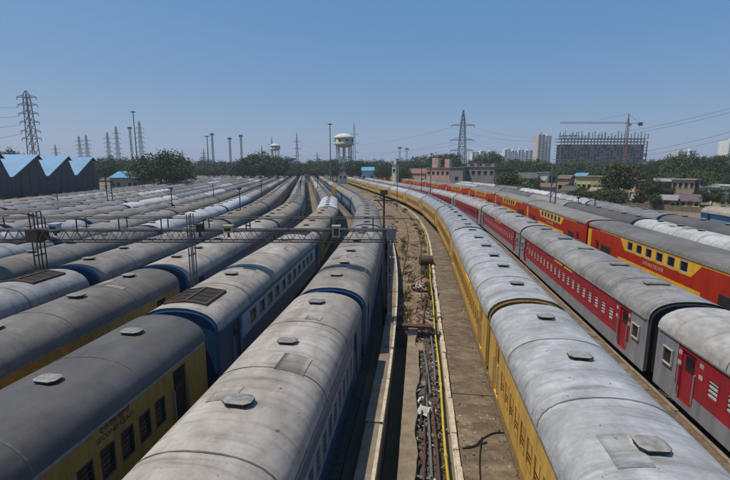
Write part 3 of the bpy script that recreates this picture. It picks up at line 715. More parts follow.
def post(loc, h, lab, arm=True, r=.07, mt=None, head=True, name='yard_post'):
    mt = mt or M_DSTL; o = empty(name, loc); tag(o, lab, 'post', 'posts standing between the tracks')
    m = MB(); m.tube([(0, 0, 0), (0, 0, h)], [r * 1.3, r], 8); m.build('pole', mt, o)
    if arm: m = MB(); m.bar((-.6, 0, h - .4), (.6, 0, h - .4), .07); m.bar((-.4, 0, h - .4), (0, 0, h - .9), .05); m.build('crossarm', mt, o)
    if head: m = MB(); m.box(-.22, .22, -.2, .2, h - .05, h + .22); m.build('lamp_head', mt, o)
    return o
post(Vector(site(384, 25.5)), 8.2, 'dark tall post with crossarm at the right end of the gantry', r=.06)
PP = [(108, 70, 7.2, 'left of the pair of posts below the round tree'), (113, 71, 7.4, 'right of the pair of posts below the round tree'), (172, 64, 6.6, 'slim post between the trains below the tree clump'),
      (214, 80, 6.8, 'slim post on the left yard, right of the tree clump'), (240, 55, 7.0, 'dark post standing just above the middle of the gantry'), (262, 85, 7.0, 'slim post left of the converging tracks'), (144, 110, 7.5, 'far slim post at the foot of the tree clump'),
      (301, 90, 7.2, 'slim post between converging grey trains'), (318, 120, 7.0, 'far slim post near the vanishing tracks'), (188, 130, 8.0, 'far slim post right of the round tree'), (58, 72, 6.2, 'slim post in front of the sheds')]
for px, D, h, lab in PP: post(Vector(site(px, D)), h, lab, arm=random.random() < .5, head=random.random() < .6)
for px, D, h, lab in ((430, 92, 12.5, 'tall thin pole between the red trains, left of the pink building'), (397, 100, 11.5, 'tall thin pole above the far yellow train'), (421, 95, 10, 'thin pole just left of the pink building'),
                      (595, 66, 5.2, 'short dark post behind the double-deck train'), (578, 70, 4.8, 'short dark stub between the outer right rows')):
    post(Vector(site(px, D)), h, lab, arm=False)
def mast(loc, h, w, lab, rz=0):
    o = empty('lattice_mast', loc, rz); tag(o, lab, 'mast'); m = MB()
    for dx in (-w/2, w/2): m.bar((dx, 0, 0), (dx, 0, h), .14)
    m.build('upright', M_STL, o); n = int(h / .8)
    for i in range(n):
        m = MB(); m.bar((-w/2, 0, i*.8), (w/2, 0, i*.8 + .8) if i % 2 else (w/2, 0, i*.8), .06); m.build('batten', M_STL, o)
    return o
mast(site(552.5, 62), 10.2, .72, 'grey twin-upright lattice mast beside the double-deck train', YAW)

# ------------------------------------------------------------------ things on the central strip
def thing_mesh(mb, name, mt, lab, cat, group=None, smooth=False, loc=None, rot=None):
    o = mb.build(name, mt, None, smooth, loc, rot); return tag(o, lab, cat, group)
# loose pipes and rods in the scrap bed
rods = [((.55, 12.0), (.42, 17.6), .05, M_STL, 'grey pipe lying nearest the camera in the scrap bed'), ((.78, 11.6), (.66, 16.2), .045, M_RUST, 'rusty pipe lying beside the yellow pipe'),
        ((.25, 10.6), (.35, 14.8), .035, M_RUST, 'thin rusty rod at the edge of the pit plinth'), ((.62, 17.0), (.30, 22.5), .055, M_STL, 'long grey pipe slanting through the scrap towards the crossbeam'),
        ((.30, 24.8), (.55, 30.5), .05, M_RUST, 'rusty pipe beyond the crossbeam'), ((.16, 14.6), (.52, 18.6), .04, M_DSTL, 'dark rod across the middle of the scrap bed'),
        ((.86, 18.2), (.80, 23.4), .05, M_STL, 'grey pipe tight against the yellow pipe')]
for i, (a, b, r, mt, lab) in enumerate(rods):
    m = MB(); za = GZ + .24 + .03 * (i % 3)
    m.tube([(a[0], a[1], za), ((a[0]+b[0])/2 + .03, (a[1]+b[1])/2, za + .02), (b[0], b[1], za)], r, 8); thing_mesh(m, 'scrap_pipe', mt, lab, 'pipe', 'pipes lying in the scrap bed')
# scrap heap bed: uneven dark soil with many small shards, one mass
sm_ = MB(); nx, ny = 10, 90
for j in range(ny):
    y = 7.6 + j * 20.2 / (ny - 1)
    for i in range(nx):
        x = .02 + i * 1.0 / (nx - 1); e = min(1, 3 * i / nx, 3 * (nx - 1 - i) / nx); sm_.v.append((x, y, GZ + .01 + e * (.09 + .07 * hnoise(x * 2, y * 1.3) + random.uniform(-.02, .04))))
for j in range(ny - 1):
    for i in range(nx - 1): sm_.f.append((j*nx+i, j*nx+i+1, (j+1)*nx+i+1, (j+1)*nx+i)); sm_.m.append(0)
tag(sm_.build('scrap_soil', mat('oily_soil', (.115, .085, .062), .95, .7, (.05, .04, .032), .35, 3, bump=.8, bscale=14, fleck=((.4, .37, .33), 9, .66))), 'dark oily soil under the loose scrap beside the yellow pipe', kind='structure')
m = MB()
for i in range(900):
    y = 8 + 20 * random.random() ** .8; x = random.uniform(.06, .98); z = GZ + .06 + random.random() * .13; big = random.random() ** 4
    l = .02 + .3 * big + random.uniform(0, .05); w = random.uniform(.015, .05) + .09 * big * random.random(); a = random.choice((random.gauss(1.57, .35), random.uniform(0, math.pi))); t = random.uniform(-.35, .35)
    d = Vector((math.cos(a), math.sin(a), t)) * l; m.bar(Vector((x, y, z)) - d, Vector((x, y, z)) + d, w, random.uniform(.008, .04), random.choice((0, 0, 1, 1, 2, 3, 4, 5)))
o = m.build('scrap_debris', [M_SCRAP, M_RUST, M_PLANK, M_BLK, M_STL, M_WSTEEL]); tag(o, 'loose dark scrap and rubble along the yellow pipe', 'scrap', kind='stuff')
m = MB()
for i in range(2200):
    s = 25 + 75 * random.random() ** 1.5; t = random.random(); A = path(TR['L1'][0], TR['L1'][1], s, 2.3); B = path(KO, KY, s, -.3)
    x = A[0] + (B[0]-A[0])*t; y = A[1] + (B[1]-A[1])*t; z = GZ + .12; l = .015 + .13 * random.random() ** 3; a = random.uniform(0, math.pi)
    d = Vector((math.cos(a), math.sin(a), random.uniform(-.1, .1))) * l; m.bar(Vector((x, y, z)) - d, Vector((x, y, z)) + d, random.uniform(.02, .08), random.uniform(.02, .07), random.randrange(5))
tag(m.build('rubble', [M_BALL, M_CONC, M_PLANK, M_BLK, M_RUST]), 'scattered stones and rubble over the dirt strip', 'rubble', kind='stuff')
m = MB(); m.box(-1.2, .95, 24.55, 24.95, GZ, .02); thing_mesh(m, 'cross_beam', M_RUST, 'dark beam lying across the head of the pit', 'beam')
for i, (x, y, a, ln) in enumerate(((-.2, 25.6, .1, 1.3), (.3, 26.0, -.15, 1.1), (.75, 25.8, .5, .9))):
    m = MB(); m.box(-.12, .12, -ln/2, ln/2, 0, .07); thing_mesh(m, 'plank', M_PLANK, ['left brown plank just beyond the crossbeam', 'middle brown plank just beyond the crossbeam', 'right slanted brown plank just beyond the crossbeam'][i], 'plank', 'planks by the crossbeam', loc=(x, y, GZ + .15), rot=(0, 0, a))
m = MB(); n = 9
for i in range(n):
    for j in range(5): m.v.append((i*.09 - .36, j*.11 - .22, .06 * math.sin(i*1.9 + j) + .05 * random.random() + (.12 if 2 < i < 6 else 0)))
for i in range(n-1):
    for j in range(4): m.f.append((i*5+j, i*5+j+1, (i+1)*5+j+1, (i+1)*5+j)); m.m.append(0)
o = thing_mesh(m, 'crumpled_sheet', M_WSTEEL, 'crumpled whitish metal sheet in the scrap bed', 'sheet', loc=(.36, 15.7, GZ + .22), rot=(0, 0, 1.2)); o.modifiers.new('thick', 'SOLIDIFY').thickness = .012
for i, (x, y, a, w, h_, l_, mt, lab) in enumerate(((.30, 12.9, .4, .16, .10, .5, M_RUST, 'rusty angle block at the pit end of the scrap bed'), (.62, 14.3, 1.3, .2, .06, .55, M_PLANK, 'short brown board across the scrap bed'), (.34, 17.9, .2, .22, .14, .42, M_CONC, 'pale concrete lump half way along the scrap bed'),
        (.7, 20.6, .9, .18, .12, .5, M_RUST, 'rusty block near the far end of the scrap bed'), (.2, 21.8, .1, .4, .2, .9, M_DIRT, 'brown earth clod on the pit edge'), (.5, 27.2, .5, .35, .12, 1.2, M_PLANK, 'broad plank lying on the dirt past the crossbeam'))):
    q = MB(); q.v = [(sx * w * random.uniform(.8, 1.1), sy * l_ * random.uniform(.85, 1.05), sz * h_ * random.uniform(.8, 1.1)) for sz in (0, 1) for sx, sy in ((-.5, -.5), (.5, -.5), (.5, .5), (-.5, .5))]
    q.f = [(3,2,1,0),(4,5,6,7),(0,1,5,4),(1,2,6,5),(2,3,7,6),(3,0,4,7)]; q.m = [0] * 6; thing_mesh(q, 'scrap_piece', mt, lab, 'scrap', loc=(x, y, GZ + .12), rot=(random.uniform(-.15, .15), random.uniform(-.15, .15), a))
# coil of hose and the bundle inside it
m = MB(); pts = []
for i in range(90):
    a = i / 90 * 2 * math.pi * 3; r = .80 + .05 * math.sin(i*.7) + .03*(i//30); pts.append((r * math.cos(a), 1.25 * r * math.sin(a), .06 + .05 * (i // 30)))
m.tube(pts, .045, 6); thing_mesh(m, 'cable_coil', M_BLK, 'large loose coil of dark cable on the dirt', 'cable', smooth=True, loc=(.35, 33.5, GZ + .12))
m = MB()
for i in range(16):
    a = random.uniform(0, 6.28); p = Vector((random.uniform(-.3, .3), random.uniform(-.35, .35), .06 + .02*i)); d = Vector((math.cos(a), math.sin(a), 0)) * random.uniform(.15, .35); m.bar(p - d, p + d, .09, .03)
thing_mesh(m, 'metal_offcuts', M_WSTEEL, 'pile of pale metal offcuts inside the cable coil', 'offcuts', loc=(.1, 33.6, GZ + .14))
# rusty drum lying on its side
o = empty('oil_drum', (.75, 42.0, GZ + .12), .2); tag(o, 'rusty brown drum lying on the dirt beside the kerb', 'drum'); m = MB()
prof = [(0, -.62), (.5, -.62), (.5, -.2), (.52, -.18), (.5, -.16), (.5, .16), (.52, .18), (.5, .2), (.5, .62), (0, .62)]
m.lathe(prof, 20); m.build('shell', M_RUST, o, rot=(math.pi/2, 0, math.pi/2), loc=(0, 0, .5)); 
for sx in (-.63, .63): m = MB(); m.lathe([(.46, -.012), (.5, 0), (.46, .012)], 20); m.build('rim', M_DSTL, o, rot=(math.pi/2, 0, math.pi/2), loc=(sx, 0, .5))
m = MB()
for i in range(420):
    sq = 8 + 60 * random.random() ** 1.3; la = random.choice((random.uniform(.14, .4), random.uniform(1.5, 1.78), random.uniform(.2, 1.75))); x, y, h = path(KO, KY, sq, la); l = .01 + .07 * random.random() ** 3; a = random.uniform(0, 3.14); d = Vector((math.cos(a), math.sin(a), 0)) * l
    m.bar(Vector((x, y, -.085)) - d, Vector((x, y, -.085)) + d, random.uniform(.012, .05), .015, random.randrange(4))
tag(m.build('litter', [M_WSTEEL, M_BALL, M_PLANK, M_BLK]), 'small stones and litter on the walkway beside the yellow train', 'litter', kind='stuff')
SQ = sorted(26 + 40 * random.random() ** 1.5 for i in range(26))
for i in range(26):
    sq = SQ[i]; t_ = random.uniform(.3, .95); A = path(TR['L1'][0], TR['L1'][1], sq, 3.1); B = path(KO, KY, sq, -.5); x = A[0] + (B[0]-A[0])*t_; y = A[1] + (B[1]-A[1])*t_; ln = random.uniform(.5, 2.4); a = random.gauss(0, .5)
    q = MB(); kind = i % 3
    if kind == 0: q.tube([(0, -ln/2, .05), (.02, 0, .06), (0, ln/2, .05)], .04, 7)
    elif kind == 1: q.box(-.09, .09, -ln/2, ln/2, 0, .06)
    else: q.box(-.04, .04, -ln/2, ln/2, 0, .09); q.box(-.09, .09, -ln/2, ln/2, .09, .105)
    side = ('blue train', 'wash-line wall', 'middle', 'kerb')[min(3, int(t_ * 4))]
    thing_mesh(q, ('scrap_pipe', 'plank', 'rail_offcut')[kind], (M_RUST, M_PLANK, M_RUST)[kind], ('rusty pipe piece', 'loose brown plank', 'rusty rail offcut')[kind] + ' lying on the dirt strip, %s of its kind beyond the crossbeam' % ORD[i // 3], ('pipe', 'plank', 'rail')[kind], 'loose pieces on the dirt strip', loc=(x, y, GZ + .13), rot=(0, random.uniform(-.05, .05), a))
# hoses on the walkway
def hose(pts, lab):
    P = [Vector(p) for p in pts]; out = []
    for i in range(len(P) - 1):
        p0, p1, p2, p3 = P[max(i-1, 0)], P[i], P[i+1], P[min(i+2, len(P)-1)]
        for k in range(8):
            t = k / 8; out.append(.5 * ((2*p1) + (p2-p0)*t + (2*p0-5*p1+4*p2-p3)*t*t + (3*p1-p0-3*p2+p3)*t**3))
    out.append(P[-1]); m = MB(); m.tube(out, .022, 6); thing_mesh(m, 'rubber_hose', M_HOSE, lab, 'hose', 'hoses on the walkway', True)
hz0 = -.065
hose([(1.75, 13.6, hz0), (2.1, 13.75, hz0), (2.35, 14.1, hz0 + .01), (2.8, 14.5, hz0), (3.2, 14.6, hz0)], 'black hose curving across the walkway to the yellow train')
hose([(2.35, 14.15, hz0 + .03), (2.2, 13.4, hz0), (2.08, 12.6, hz0), (2.0, 11.6, hz0), (1.95, 10.2, hz0)], 'black hose trailing along the walkway towards the camera')
hose([(1.62, 13.5, hz0), (1.95, 13.62, hz0), (2.25, 13.8, hz0 + .02), (2.5, 13.95, hz0)], 'short black hose beside the kerb')
# scrub on the dirt strip
m = MB()
for i in range(150):
    s = 26 + 120 * random.random() ** 1.4; A = path(TR['L1'][0], TR['L1'][1], s, 2.3); B = path(KO, KY, s, -.3); t = random.choice((random.uniform(.8, 1), random.uniform(.85, 1), random.uniform(0, .1), random.uniform(.35, .5)))
    cx = A[0] + (B[0]-A[0])*t; cy = A[1] + (B[1]-A[1])*t; r = random.uniform(.15, .6)
    for k in range(26):
        a = random.uniform(0, 6.28); q = r * math.sqrt(random.random()); x = cx + q*math.cos(a); y = cy + q*math.sin(a)*1.6; hgt = random.uniform(.08, .34); b = random.uniform(0, 3.14); w = random.uniform(.02, .05)
        dx, dy = w*math.cos(b), w*math.sin(b); lx, ly = random.uniform(-.15, .15), random.uniform(-.15, .15)
        m.poly([(x-dx, y-dy, GZ+.08), (x+dx, y+dy, GZ+.08), (x+dx+lx, y+dy+ly, GZ+.1+hgt), (x-dx+lx, y-dy+ly, GZ+.1+hgt)])
tag(m.build('scrub_grass', M_GRASS), 'low green and dry scrub along the dirt strip', 'grass', kind='stuff')

# ------------------------------------------------------------------ trees
def leaf_cloud(rx, ry, rz, zc, nclump, nleaf, size, seed, low=-.75):
    r = np.random.default_rng(seed); C = []
    while len(C) < nclump:
        p = r.uniform(-1, 1, 3); l = np.linalg.norm(p)
        if l > 1 or l < .35 or p[2] < low: continue
        p *= r.uniform(.82, 1.08); C.append(p)
    C = np.array(C) * [rx, ry, rz]; cr = r.uniform(.11, .26, nclump)[:, None, None] * min(rx, rz) * 1.5
    off = r.normal(0, .48, (nclump, nleaf, 3)); P = (C[:, None, :] + off * cr * [1.15, 1.15, .8]).reshape(-1, 3); P[:, 2] += zc
    n = len(P); u = r.normal(0, 1, (n, 3)); u /= np.linalg.norm(u, axis=1)[:, None]; w = np.cross(u, r.normal(0, 1, (n, 3))); w /= np.linalg.norm(w, axis=1)[:, None] + 1e-9
    sz = (size * r.uniform(.6, 1.35, n))[:, None]
    V = np.stack([P - u*sz, P - w*sz*.6, P + u*sz, P + w*sz*.6], 1).reshape(-1, 3)
    return V
def np_mesh(name, V, mats, midx=None):
    me = bpy.data.meshes.new(name); n = len(V) // 4
    me.vertices.add(len(V)); me.vertices.foreach_set('co', V.astype(np.float32).ravel())
    me.loops.add(4*n); me.loops.foreach_set('vertex_index', np.arange(4*n, dtype=np.int32))
    me.polygons.add(n); me.polygons.foreach_set('loop_start', np.arange(0, 4*n, 4, dtype=np.int32)); me.polygons.foreach_set('loop_total', np.full(n, 4, np.int32))
    for x in mats: me.materials.append(x)
    if midx is not None: me.polygons.foreach_set('material_index', midx.astype(np.int32))
    me.update(calc_edges=True); return me
def trunk_mb(h, r, spread, seed):
    q = random.Random(seed); m = MB(); top = Vector((q.uniform(-.3, .3), q.uniform(-.3, .3), h * .5))
    m.tube([(0, 0, -.2), (q.uniform(-.1, .1), 0, h*.25), tuple(top)], [r*1.3, r, r*.8], 8)
    for i in range(6):
        a = i * 1.05 + q.uniform(-.3, .3); e = top + Vector((math.cos(a)*spread*q.uniform(.4, .75), math.sin(a)*spread*q.uniform(.4, .75), h*q.uniform(.2, .4)))
        m.tube([tuple(top - Vector((0, 0, h*.1*(i % 3)))), tuple((top + e)/2 + Vector((0, 0, .5))), tuple(e)], [r*.6, r*.4, r*.15], 6)
    return m
PROTO = []
for i, (h, rx, mk) in enumerate(((13, 6.0, 0), (15, 6.5, 1), (11, 5.5, 2), (14, 5.0, 3), (16, 7.5, 1), (12, 7.0, 0))):
    V = leaf_cloud(rx, rx*.95, h*.36, h*.62, 95, 48, .34, 100 + i)
    pick = np.random.default_rng(i).random(95) < .38; pm2 = np.repeat(np.where(pick, 1, 0), 48); alt = (3, 0, 0, 0, 0, 3)[i]  # random clumps take a second green, painting sunlit against dark foliage
    PROTO.append((h, rx, np_mesh('crown', V, [M_LEAF[mk], M_LEAF[alt]], pm2), trunk_mb(h, .28, rx, i).mesh('trunk', [M_BARK]), V, np.where(pm2 == 1, alt, mk)))
def tree(px, D, top, kind, lab, width=1.0, group='trees around the yard'):
    h, rx, cm, tm, _, _ = PROTO[kind]; H = hz(top, D) - GZ; s = H / h
    o = empty('tree', site(px, D), random.uniform(0, 6.28)); tag(o, lab, 'tree', group)
    o.scale = (s * width, s * width, s); obj('crown', cm, o); obj('trunk', tm, o); return o
def belt(name, spots, lab):
    Vs = []; ms = []; r = np.random.default_rng(len(spots))
    for px, D, top, kind, wd in spots:
        h, rx, _, _, V, mk = PROTO[kind]; s = (hz(top, D) - GZ) / h; a = r.uniform(0, 6.28); c, sn = math.cos(a), math.sin(a); p = site(px, D)
        X = V * [s*wd, s*wd, s]; X = np.stack([X[:, 0]*c - X[:, 1]*sn + p[0], X[:, 0]*sn + X[:, 1]*c + p[1], X[:, 2] + p[2]], 1)
        Vs.append(X); ms.append(mk)
    o = obj(name, np_mesh(name, np.concatenate(Vs), M_LEAF, np.concatenate(ms))); tag(o, lab, 'trees', kind='stuff')
R_ = random.Random(5)
sp = []
for i in range(40):
    px = -60 + i * 13 + R_.uniform(-4, 4); sp.append((px, R_.uniform(330, 420), R_.uniform(156, 162) if px < 420 else R_.uniform(154, 160), R_.choice((0, 1, 1, 4, 5)), R_.uniform(1.0, 1.5)))
for i in range(46):
    px = 92 + i * 7.6 + R_.uniform(-3, 3); sp.append((px, R_.uniform(292, 325), R_.uniform(161, 165), R_.choice((0, 1, 1, 4, 5)), R_.uniform(1.5, 2.2)))
belt('tree_belt', sp, 'far dark tree line behind the converging tracks')
sp = []
for i in range(34):
    px = 455 + i * 10 + R_.uniform(-4, 4); tp = R_.uniform(157, 163) if px < 540 else (R_.uniform(160, 166) if px < 650 else R_.uniform(154, 160))
    sp.append((px, R_.uniform(240, 300), tp, R_.choice((0, 0, 1, 3, 4, 5)), R_.uniform(1.0, 1.5)))
belt('tree_belt', sp, 'dense green tree belt below the concrete tower under construction')
sp = []
for i in range(16):
    px = 655 + i * 9 + R_.uniform(-4, 4); sp.append((px, R_.uniform(175, 225), R_.uniform(154, 162), R_.choice((1, 1, 4, 0)), R_.uniform(1.0, 1.4)))
belt('tree_belt', sp, 'dense dark tree belt along the right edge of the town')
sp = [(R_.uniform(498, 745), D_ := R_.uniform(96, 170), 167.7 + (CAM_H - R_.uniform(2.0, 4.6)) * FPX / D_, R_.choice((0, 1, 2, 3)), R_.uniform(1.2, 2.0)) for i in range(40)] + [(R_.uniform(500, 740), D_ := R_.uniform(135, 200), 167.7 + (CAM_H - R_.uniform(5, 9)) * FPX / D_, R_.choice((0, 1, 2, 3, 4)), R_.uniform(1.0, 1.5)) for i in range(34)]
belt('shrub_belt', sp, 'low green and brown shrubs growing between the houses on the right')
TT = [(163, 150, 151, 4, 1.35, 'large dark round tree behind the left trains'), (178, 165, 156, 5, 1.0, 'smaller tree at the right of the large round tree'), (146, 170, 158, 1, 1.0, 'tree at the left of the large round tree'),
      (252, 250, 157, 2, 1.2, 'olive tree at the left of the middle tree clump'), (266, 255, 153, 5, 1.2, 'tallest tree of the middle clump below the small water tank'), (279, 250, 157, 0, 1.1, 'tree at the right of the middle clump'),
      (108, 190, 157, 1, 1.2, 'dark tree just right of the blue-roofed sheds'), (122, 210, 161, 1, 1.2, 'low dark tree behind the small blue roof'), (10, 260, 150, 1, 1.0, 'dark tree rising behind the sheds at the left edge'), (18, 250, 149, 1, .9, 'second dark tree above the shed roofs'),
      (360, 260, 160, 1, 1.2, 'dark tree at the right foot of the big water tower'), (333, 280, 162, 0, 1.1, 'dark tree at the left foot of the big water tower'), (383, 230, 164, 1, 1.1, 'dark tree left of the narrow white tower'), (403, 200, 166, 1, .9, 'dark tree in front of the pink wing'),
      (446, 290, 153, 3, 1.6, 'broad light green tree behind the pink building'), (487, 280, 153, 0, 1.3, 'rounded green tree beyond the grey building'), (438, 310, 155, 0, 1.5, 'green tree left behind the pylon'),
      (616, 125, 164, 2, .95, 'tall olive tree standing among the houses on the right'), (632, 140, 170, 2, .8, 'thin brownish tree right of the tall olive tree'), (650, 115, 178, 1, 1.1, 'dark bushy tree left of the yellow house'), (665, 118, 182, 1, .9, 'low dark tree beside the yellow house'),
      (712, 100, 186, 1, 1.0, 'dark bushy tree behind the lone blue coach'), (590, 170, 168, 3, 1.2, 'yellow-green tree above the pale yellow building'), (570, 180, 168, 3, 1.1, 'yellow-green tree below the tower crane'), (545, 175, 168, 0, 1.2, 'green tree beside the twin lattice mast'),
      (520, 180, 170, 0, 1.1, 'green tree right of the dark brown block'), (505, 150, 175, 1, .8, 'low dark tree beside the grey building'), (602, 110, 187, 2, .7, 'small scrubby tree in front of the pale yellow building'), (535, 120, 182, 1, .6, 'small dark bush behind the outer right coaches'), (640, 105, 190, 2, .7, 'small dry tree near the outer row')]
TT += [(353, 262, 159, 1, 1.0, 'dark tree hiding the right legs of the big water tower'), (337, 264, 160, 0, .8, 'dark tree hiding the left legs of the big water tower'), (530, 165, 171, 1, 1.2, 'dark tree between the brown block and the small white house'), (556, 155, 172, 0, 1.2, 'green tree right behind the twin lattice mast'), (610, 150, 172, 1, 1.3, 'dark tree behind the white house, left of the tall olive tree'), (628, 160, 168, 1, 1.2, 'dark tree behind the cream house'),
       (645, 150, 172, 4, 1.1, 'broad dark tree between the brick-red houses'), (700, 112, 188, 1, 1.1, 'dark bush right of the yellow house'), (692, 140, 175, 4, 1.0, 'dark tree above the tall grey wall'), (722, 150, 174, 1, 1.2, 'dark tree above the white right-edge building'), (582, 118, 186, 0, .8, 'small green bush beside the sandy hut'),
       (568, 128, 182, 1, .8, 'small dark bush above the cream hut'), (622, 108, 190, 1, .8, 'dark bush in front of the rusty-roofed hut'), (655, 100, 193, 0, .8, 'green bush left of the low grey-roofed hut'), (735, 95, 190, 1, 1.0, 'dark bush cut by the right edge'), (512, 165, 172, 1, 1.1, 'dark tree at the right end of the brown block'), (474, 200, 165, 0, 1.3, 'green tree behind the weathered grey building'), (415, 230, 163, 4, 1.3, 'dark tree behind the pink wing')]
for a in TT: tree(*a[:4], a[5], a[4])

# ------------------------------------------------------------------ buildings
def wallmat(name, col, dirt=.4):
    col = [min(.95, c * 1.3) for c in col]
    return mat('plaster_' + name, col, .9, dirt, (col[0]*.4, col[1]*.38, col[2]*.36), .15, .5, (1, 1, .4), .15, 3)
def roofslab(name, col): return mat('roofing_' + name, col, .8, .5, (col[0]*.5, col[1]*.45, col[2]*.4), .2, .4, bump=.1)
def house(px0, px1, top, D, wcol, rcol, lab, roof='flat', floors=1, nwin=3, depth=8, name='house', rz=YAW, wdark=True, top_extra=None):
    px = (px0 + px1) / 2; w = (px1 - px0) * D / FPX; hgt = hz(top, D) - GZ
    rz = rz - (.55 + .12 * math.sin(px)) * (1 if px > 380 else 0); o = empty(name, site(px, D), rz); tag(o, lab, 'building' if name != 'house' else 'house', 'buildings beyond the yard')
    wm = wallmat(wcol[0], wcol[1]); rm = roofslab(rcol[0], rcol[1]); m = MB()
    rh = {'flat': .25, 'gable': min(2.2, .28*w), 'shed': .8}[roof]; eh = max(1.8, hgt - rh)
    m.box(-w/2, w/2, 0, depth, 0, eh); m.build('wall', wm, o); m = MB(); e = .35
    if roof == 'flat': m.box(-w/2 - e, w/2 + e, -e, depth + e, eh + .003, eh + rh)
    elif roof == 'shed':
        m.poly([(-w/2-e, -e, eh+.003), (w/2+e, -e, eh+.003), (w/2+e, depth+e, eh+rh), (-w/2-e, depth+e, eh+rh)]); m.poly([(-w/2-e, -e, eh+.003), (-w/2-e, depth+e, eh+rh), (-w/2-e, depth+e, eh)]); m.poly([(w/2+e, -e, eh+.003), (w/2+e, depth+e, eh), (w/2+e, depth+e, eh+rh)])
        m.poly([(-w/2-e, -e, eh-.1), (w/2+e, -e, eh-.1), (w/2+e, -e, eh+.003), (-w/2-e, -e, eh+.003)])
    else:
        a = (-w/2-e, -e, eh-.1); b = (w/2+e, -e, eh-.1); c = (w/2+e, depth+e, eh-.1); d = (-w/2-e, depth+e, eh-.1); r1 = (-w/2-e, depth/2, eh+rh); r2 = (w/2+e, depth/2, eh+rh)
        m.poly([a, b, r2, r1]); m.poly([c, d, r1, r2]); m.poly([b, c, r2]); m.poly([d, a, r1])
    m.build('roof', rm, o); fh = eh / floors
    wmh = MB(); ww = min(1.2, w / (nwin * 1.9)); wh = min(1.35, fh * .45); wmh.box(-ww/2, ww/2, -.03, .1, -wh/2, wh/2, 1); wmh.box(-ww/2-.1, ww/2+.1, -.09, .0, -wh/2-.14, -wh/2-.03, 0); wmh.box(-ww/2-.1, ww/2+.1, -.25, .0, wh/2+.05, wh/2+.12, 0)
    me = wmh.mesh('window', [wm, M_GLS])
    for f in range(floors):
        for i in range(nwin):
            if f == 0 and i == nwin // 2 and floors == 1 and nwin > 2:
                dmm = MB(); dmm.box(-.5, .5, -.04, .1, 0, 2.05); obj('door', cached('hdoor', lambda: dmm.mesh('door', [M_PLANK])), o, (-w/2 + w*(i+.5)/nwin, 0, 0)); continue
            obj('window', me, o, (-w/2 + w*(i+.5)/nwin, 0, f*fh + fh*.55))
    if top_extra:
        for (a, b, h2) in top_extra: m = MB(); m.box(-w/2 + a*w, -w/2 + b*w, 1, depth*.6, eh + rh - .02, eh + rh + h2); m.build('rooftop_room', wm, o)
    return o
C = dict(pink=('pink', (.58, .36, .29)), cream=('cream', (.62, .57, .42)), white=('white', (.66, .66, .64)), yel=('pale_yellow', (.60, .52, .25)), grey=('weathered_grey', (.24, .21, .19)), brick=('brick_red', (.26, .10, .065)), tan=('tan', (.38, .29, .19)), blue=('pale_blue', (.38, .48, .58)), dark=('dark_brown', (.10, .08, .07)))
RF = dict(grey=('grey', (.30, .29, .28)), rust=('rust', (.20, .12, .09)), white=('white', (.6, .6, .6)), dark=('dark', (.10, .095, .09)), red=('red_tile', (.26, .12, .08)), blue=('blue', (.12, .36, .58)), purple=('maroon', (.15, .10, .12)), tan=('sand', (.36, .30, .22)))
house(425, 449, 167.5, 190, C['pink'], RF['grey'], 'pink two-storey building with rooftop rooms beyond the trains', floors=2, nwin=5, name='building', top_extra=[(.2, .45, 4), (.75, .95, 3.6)])
house(405, 425, 168.5, 205, C['pink'], RF['red'], 'low pink wing left of the pink two-storey building', 'gable', 1, 4)
house(391.5, 395.5, 164, 180, C['cream'], RF['white'], 'narrow cream tower left of the pink wing', nwin=1, floors=2, depth=3, name='building', top_extra=[(.25, .75, 2.2)])
house(449, 462, 167, 175, C['grey'], RF['grey'], 'blank grey wall of the derelict building', nwin=1, floors=1, name='building')
house(462.5, 493, 166.5, 175, C['grey'], RF['tan'], 'weathered grey two-storey building with dark window openings', nwin=5, floors=2, name='building', top_extra=[(.05, .15, 1.1), (.3, .4, 1.3), (.55, .66, 1.1), (.85, .95, 1.2)])
house(493.5, 506, 168.5, 170, C['dark'], RF['dark'], 'dark brown block right of the weathered grey building', nwin=2, floors=2, name='building')
house(305, 318, 170, 300, C['white'], RF['grey'], 'whitish low building at the far end of the tracks', 'gable', 1, 3)
house(286, 300, 170.5, 330, C['tan'], RF['grey'], 'tan shed at the far end left of the tracks', 'gable', 1, 3)
house(362, 374, 167, 240, C['blue'], RF['blue'], 'blue shed right of the big water tower', 'gable', 1, 3)
house(515, 534, 172.5, 150, C['tan'], RF['dark'], 'dark-roofed low shed right of the brown block', 'gable', 1, 4)
house(536, 545, 172, 150, C['white'], RF['grey'], 'small white house left of the twin mast', nwin=2)
house(556, 567, 175, 140, C['tan'], RF['rust'], 'small tan house right of the twin mast', 'gable', nwin=2)
house(573, 583, 173, 150, C['blue'], RF['blue'], 'small pale blue house with blue roof', 'shed', 1, 2)
house(576, 604, 176, 138, C['yel'], RF['tan'], 'pale yellow building with flat sandy roof in mid distance', 'flat', 1, 6, name='building')
house(604.5, 612, 177, 140, C['white'], RF['grey'], 'white house right of the pale yellow building', 'shed', 1, 2)
house(617, 632, 178, 130, C['cream'], RF['grey'], 'cream house behind the tall olive tree', 'flat', 2, 3)
house(634, 641, 180, 128, C['brick'], RF['rust'], 'narrow brick-red house right of the olive tree', 'flat', 2, 2)
house(655, 671, 178.5, 128, C['brick'], RF['grey'], 'brick-red house with grey sheet roof', 'shed', 2, 3)
house(671.5, 690, 179, 122, C['tan'], RF['grey'], 'tan house adjoining the brick-red one', 'flat', 2, 4)
house(690.5, 697, 179, 124, C['grey'], RF['dark'], 'tall grey wall beside the tan house', 'flat', 2, 1)
house(698, 714, 184, 130, C['white'], RF['grey'], 'white low building left of the right-edge row', 'shed', 1, 5, name='building')
house(716, 742, 185, 132, C['white'], RF['white'], 'white low building at the right edge', 'flat', 1, 6, name='building')
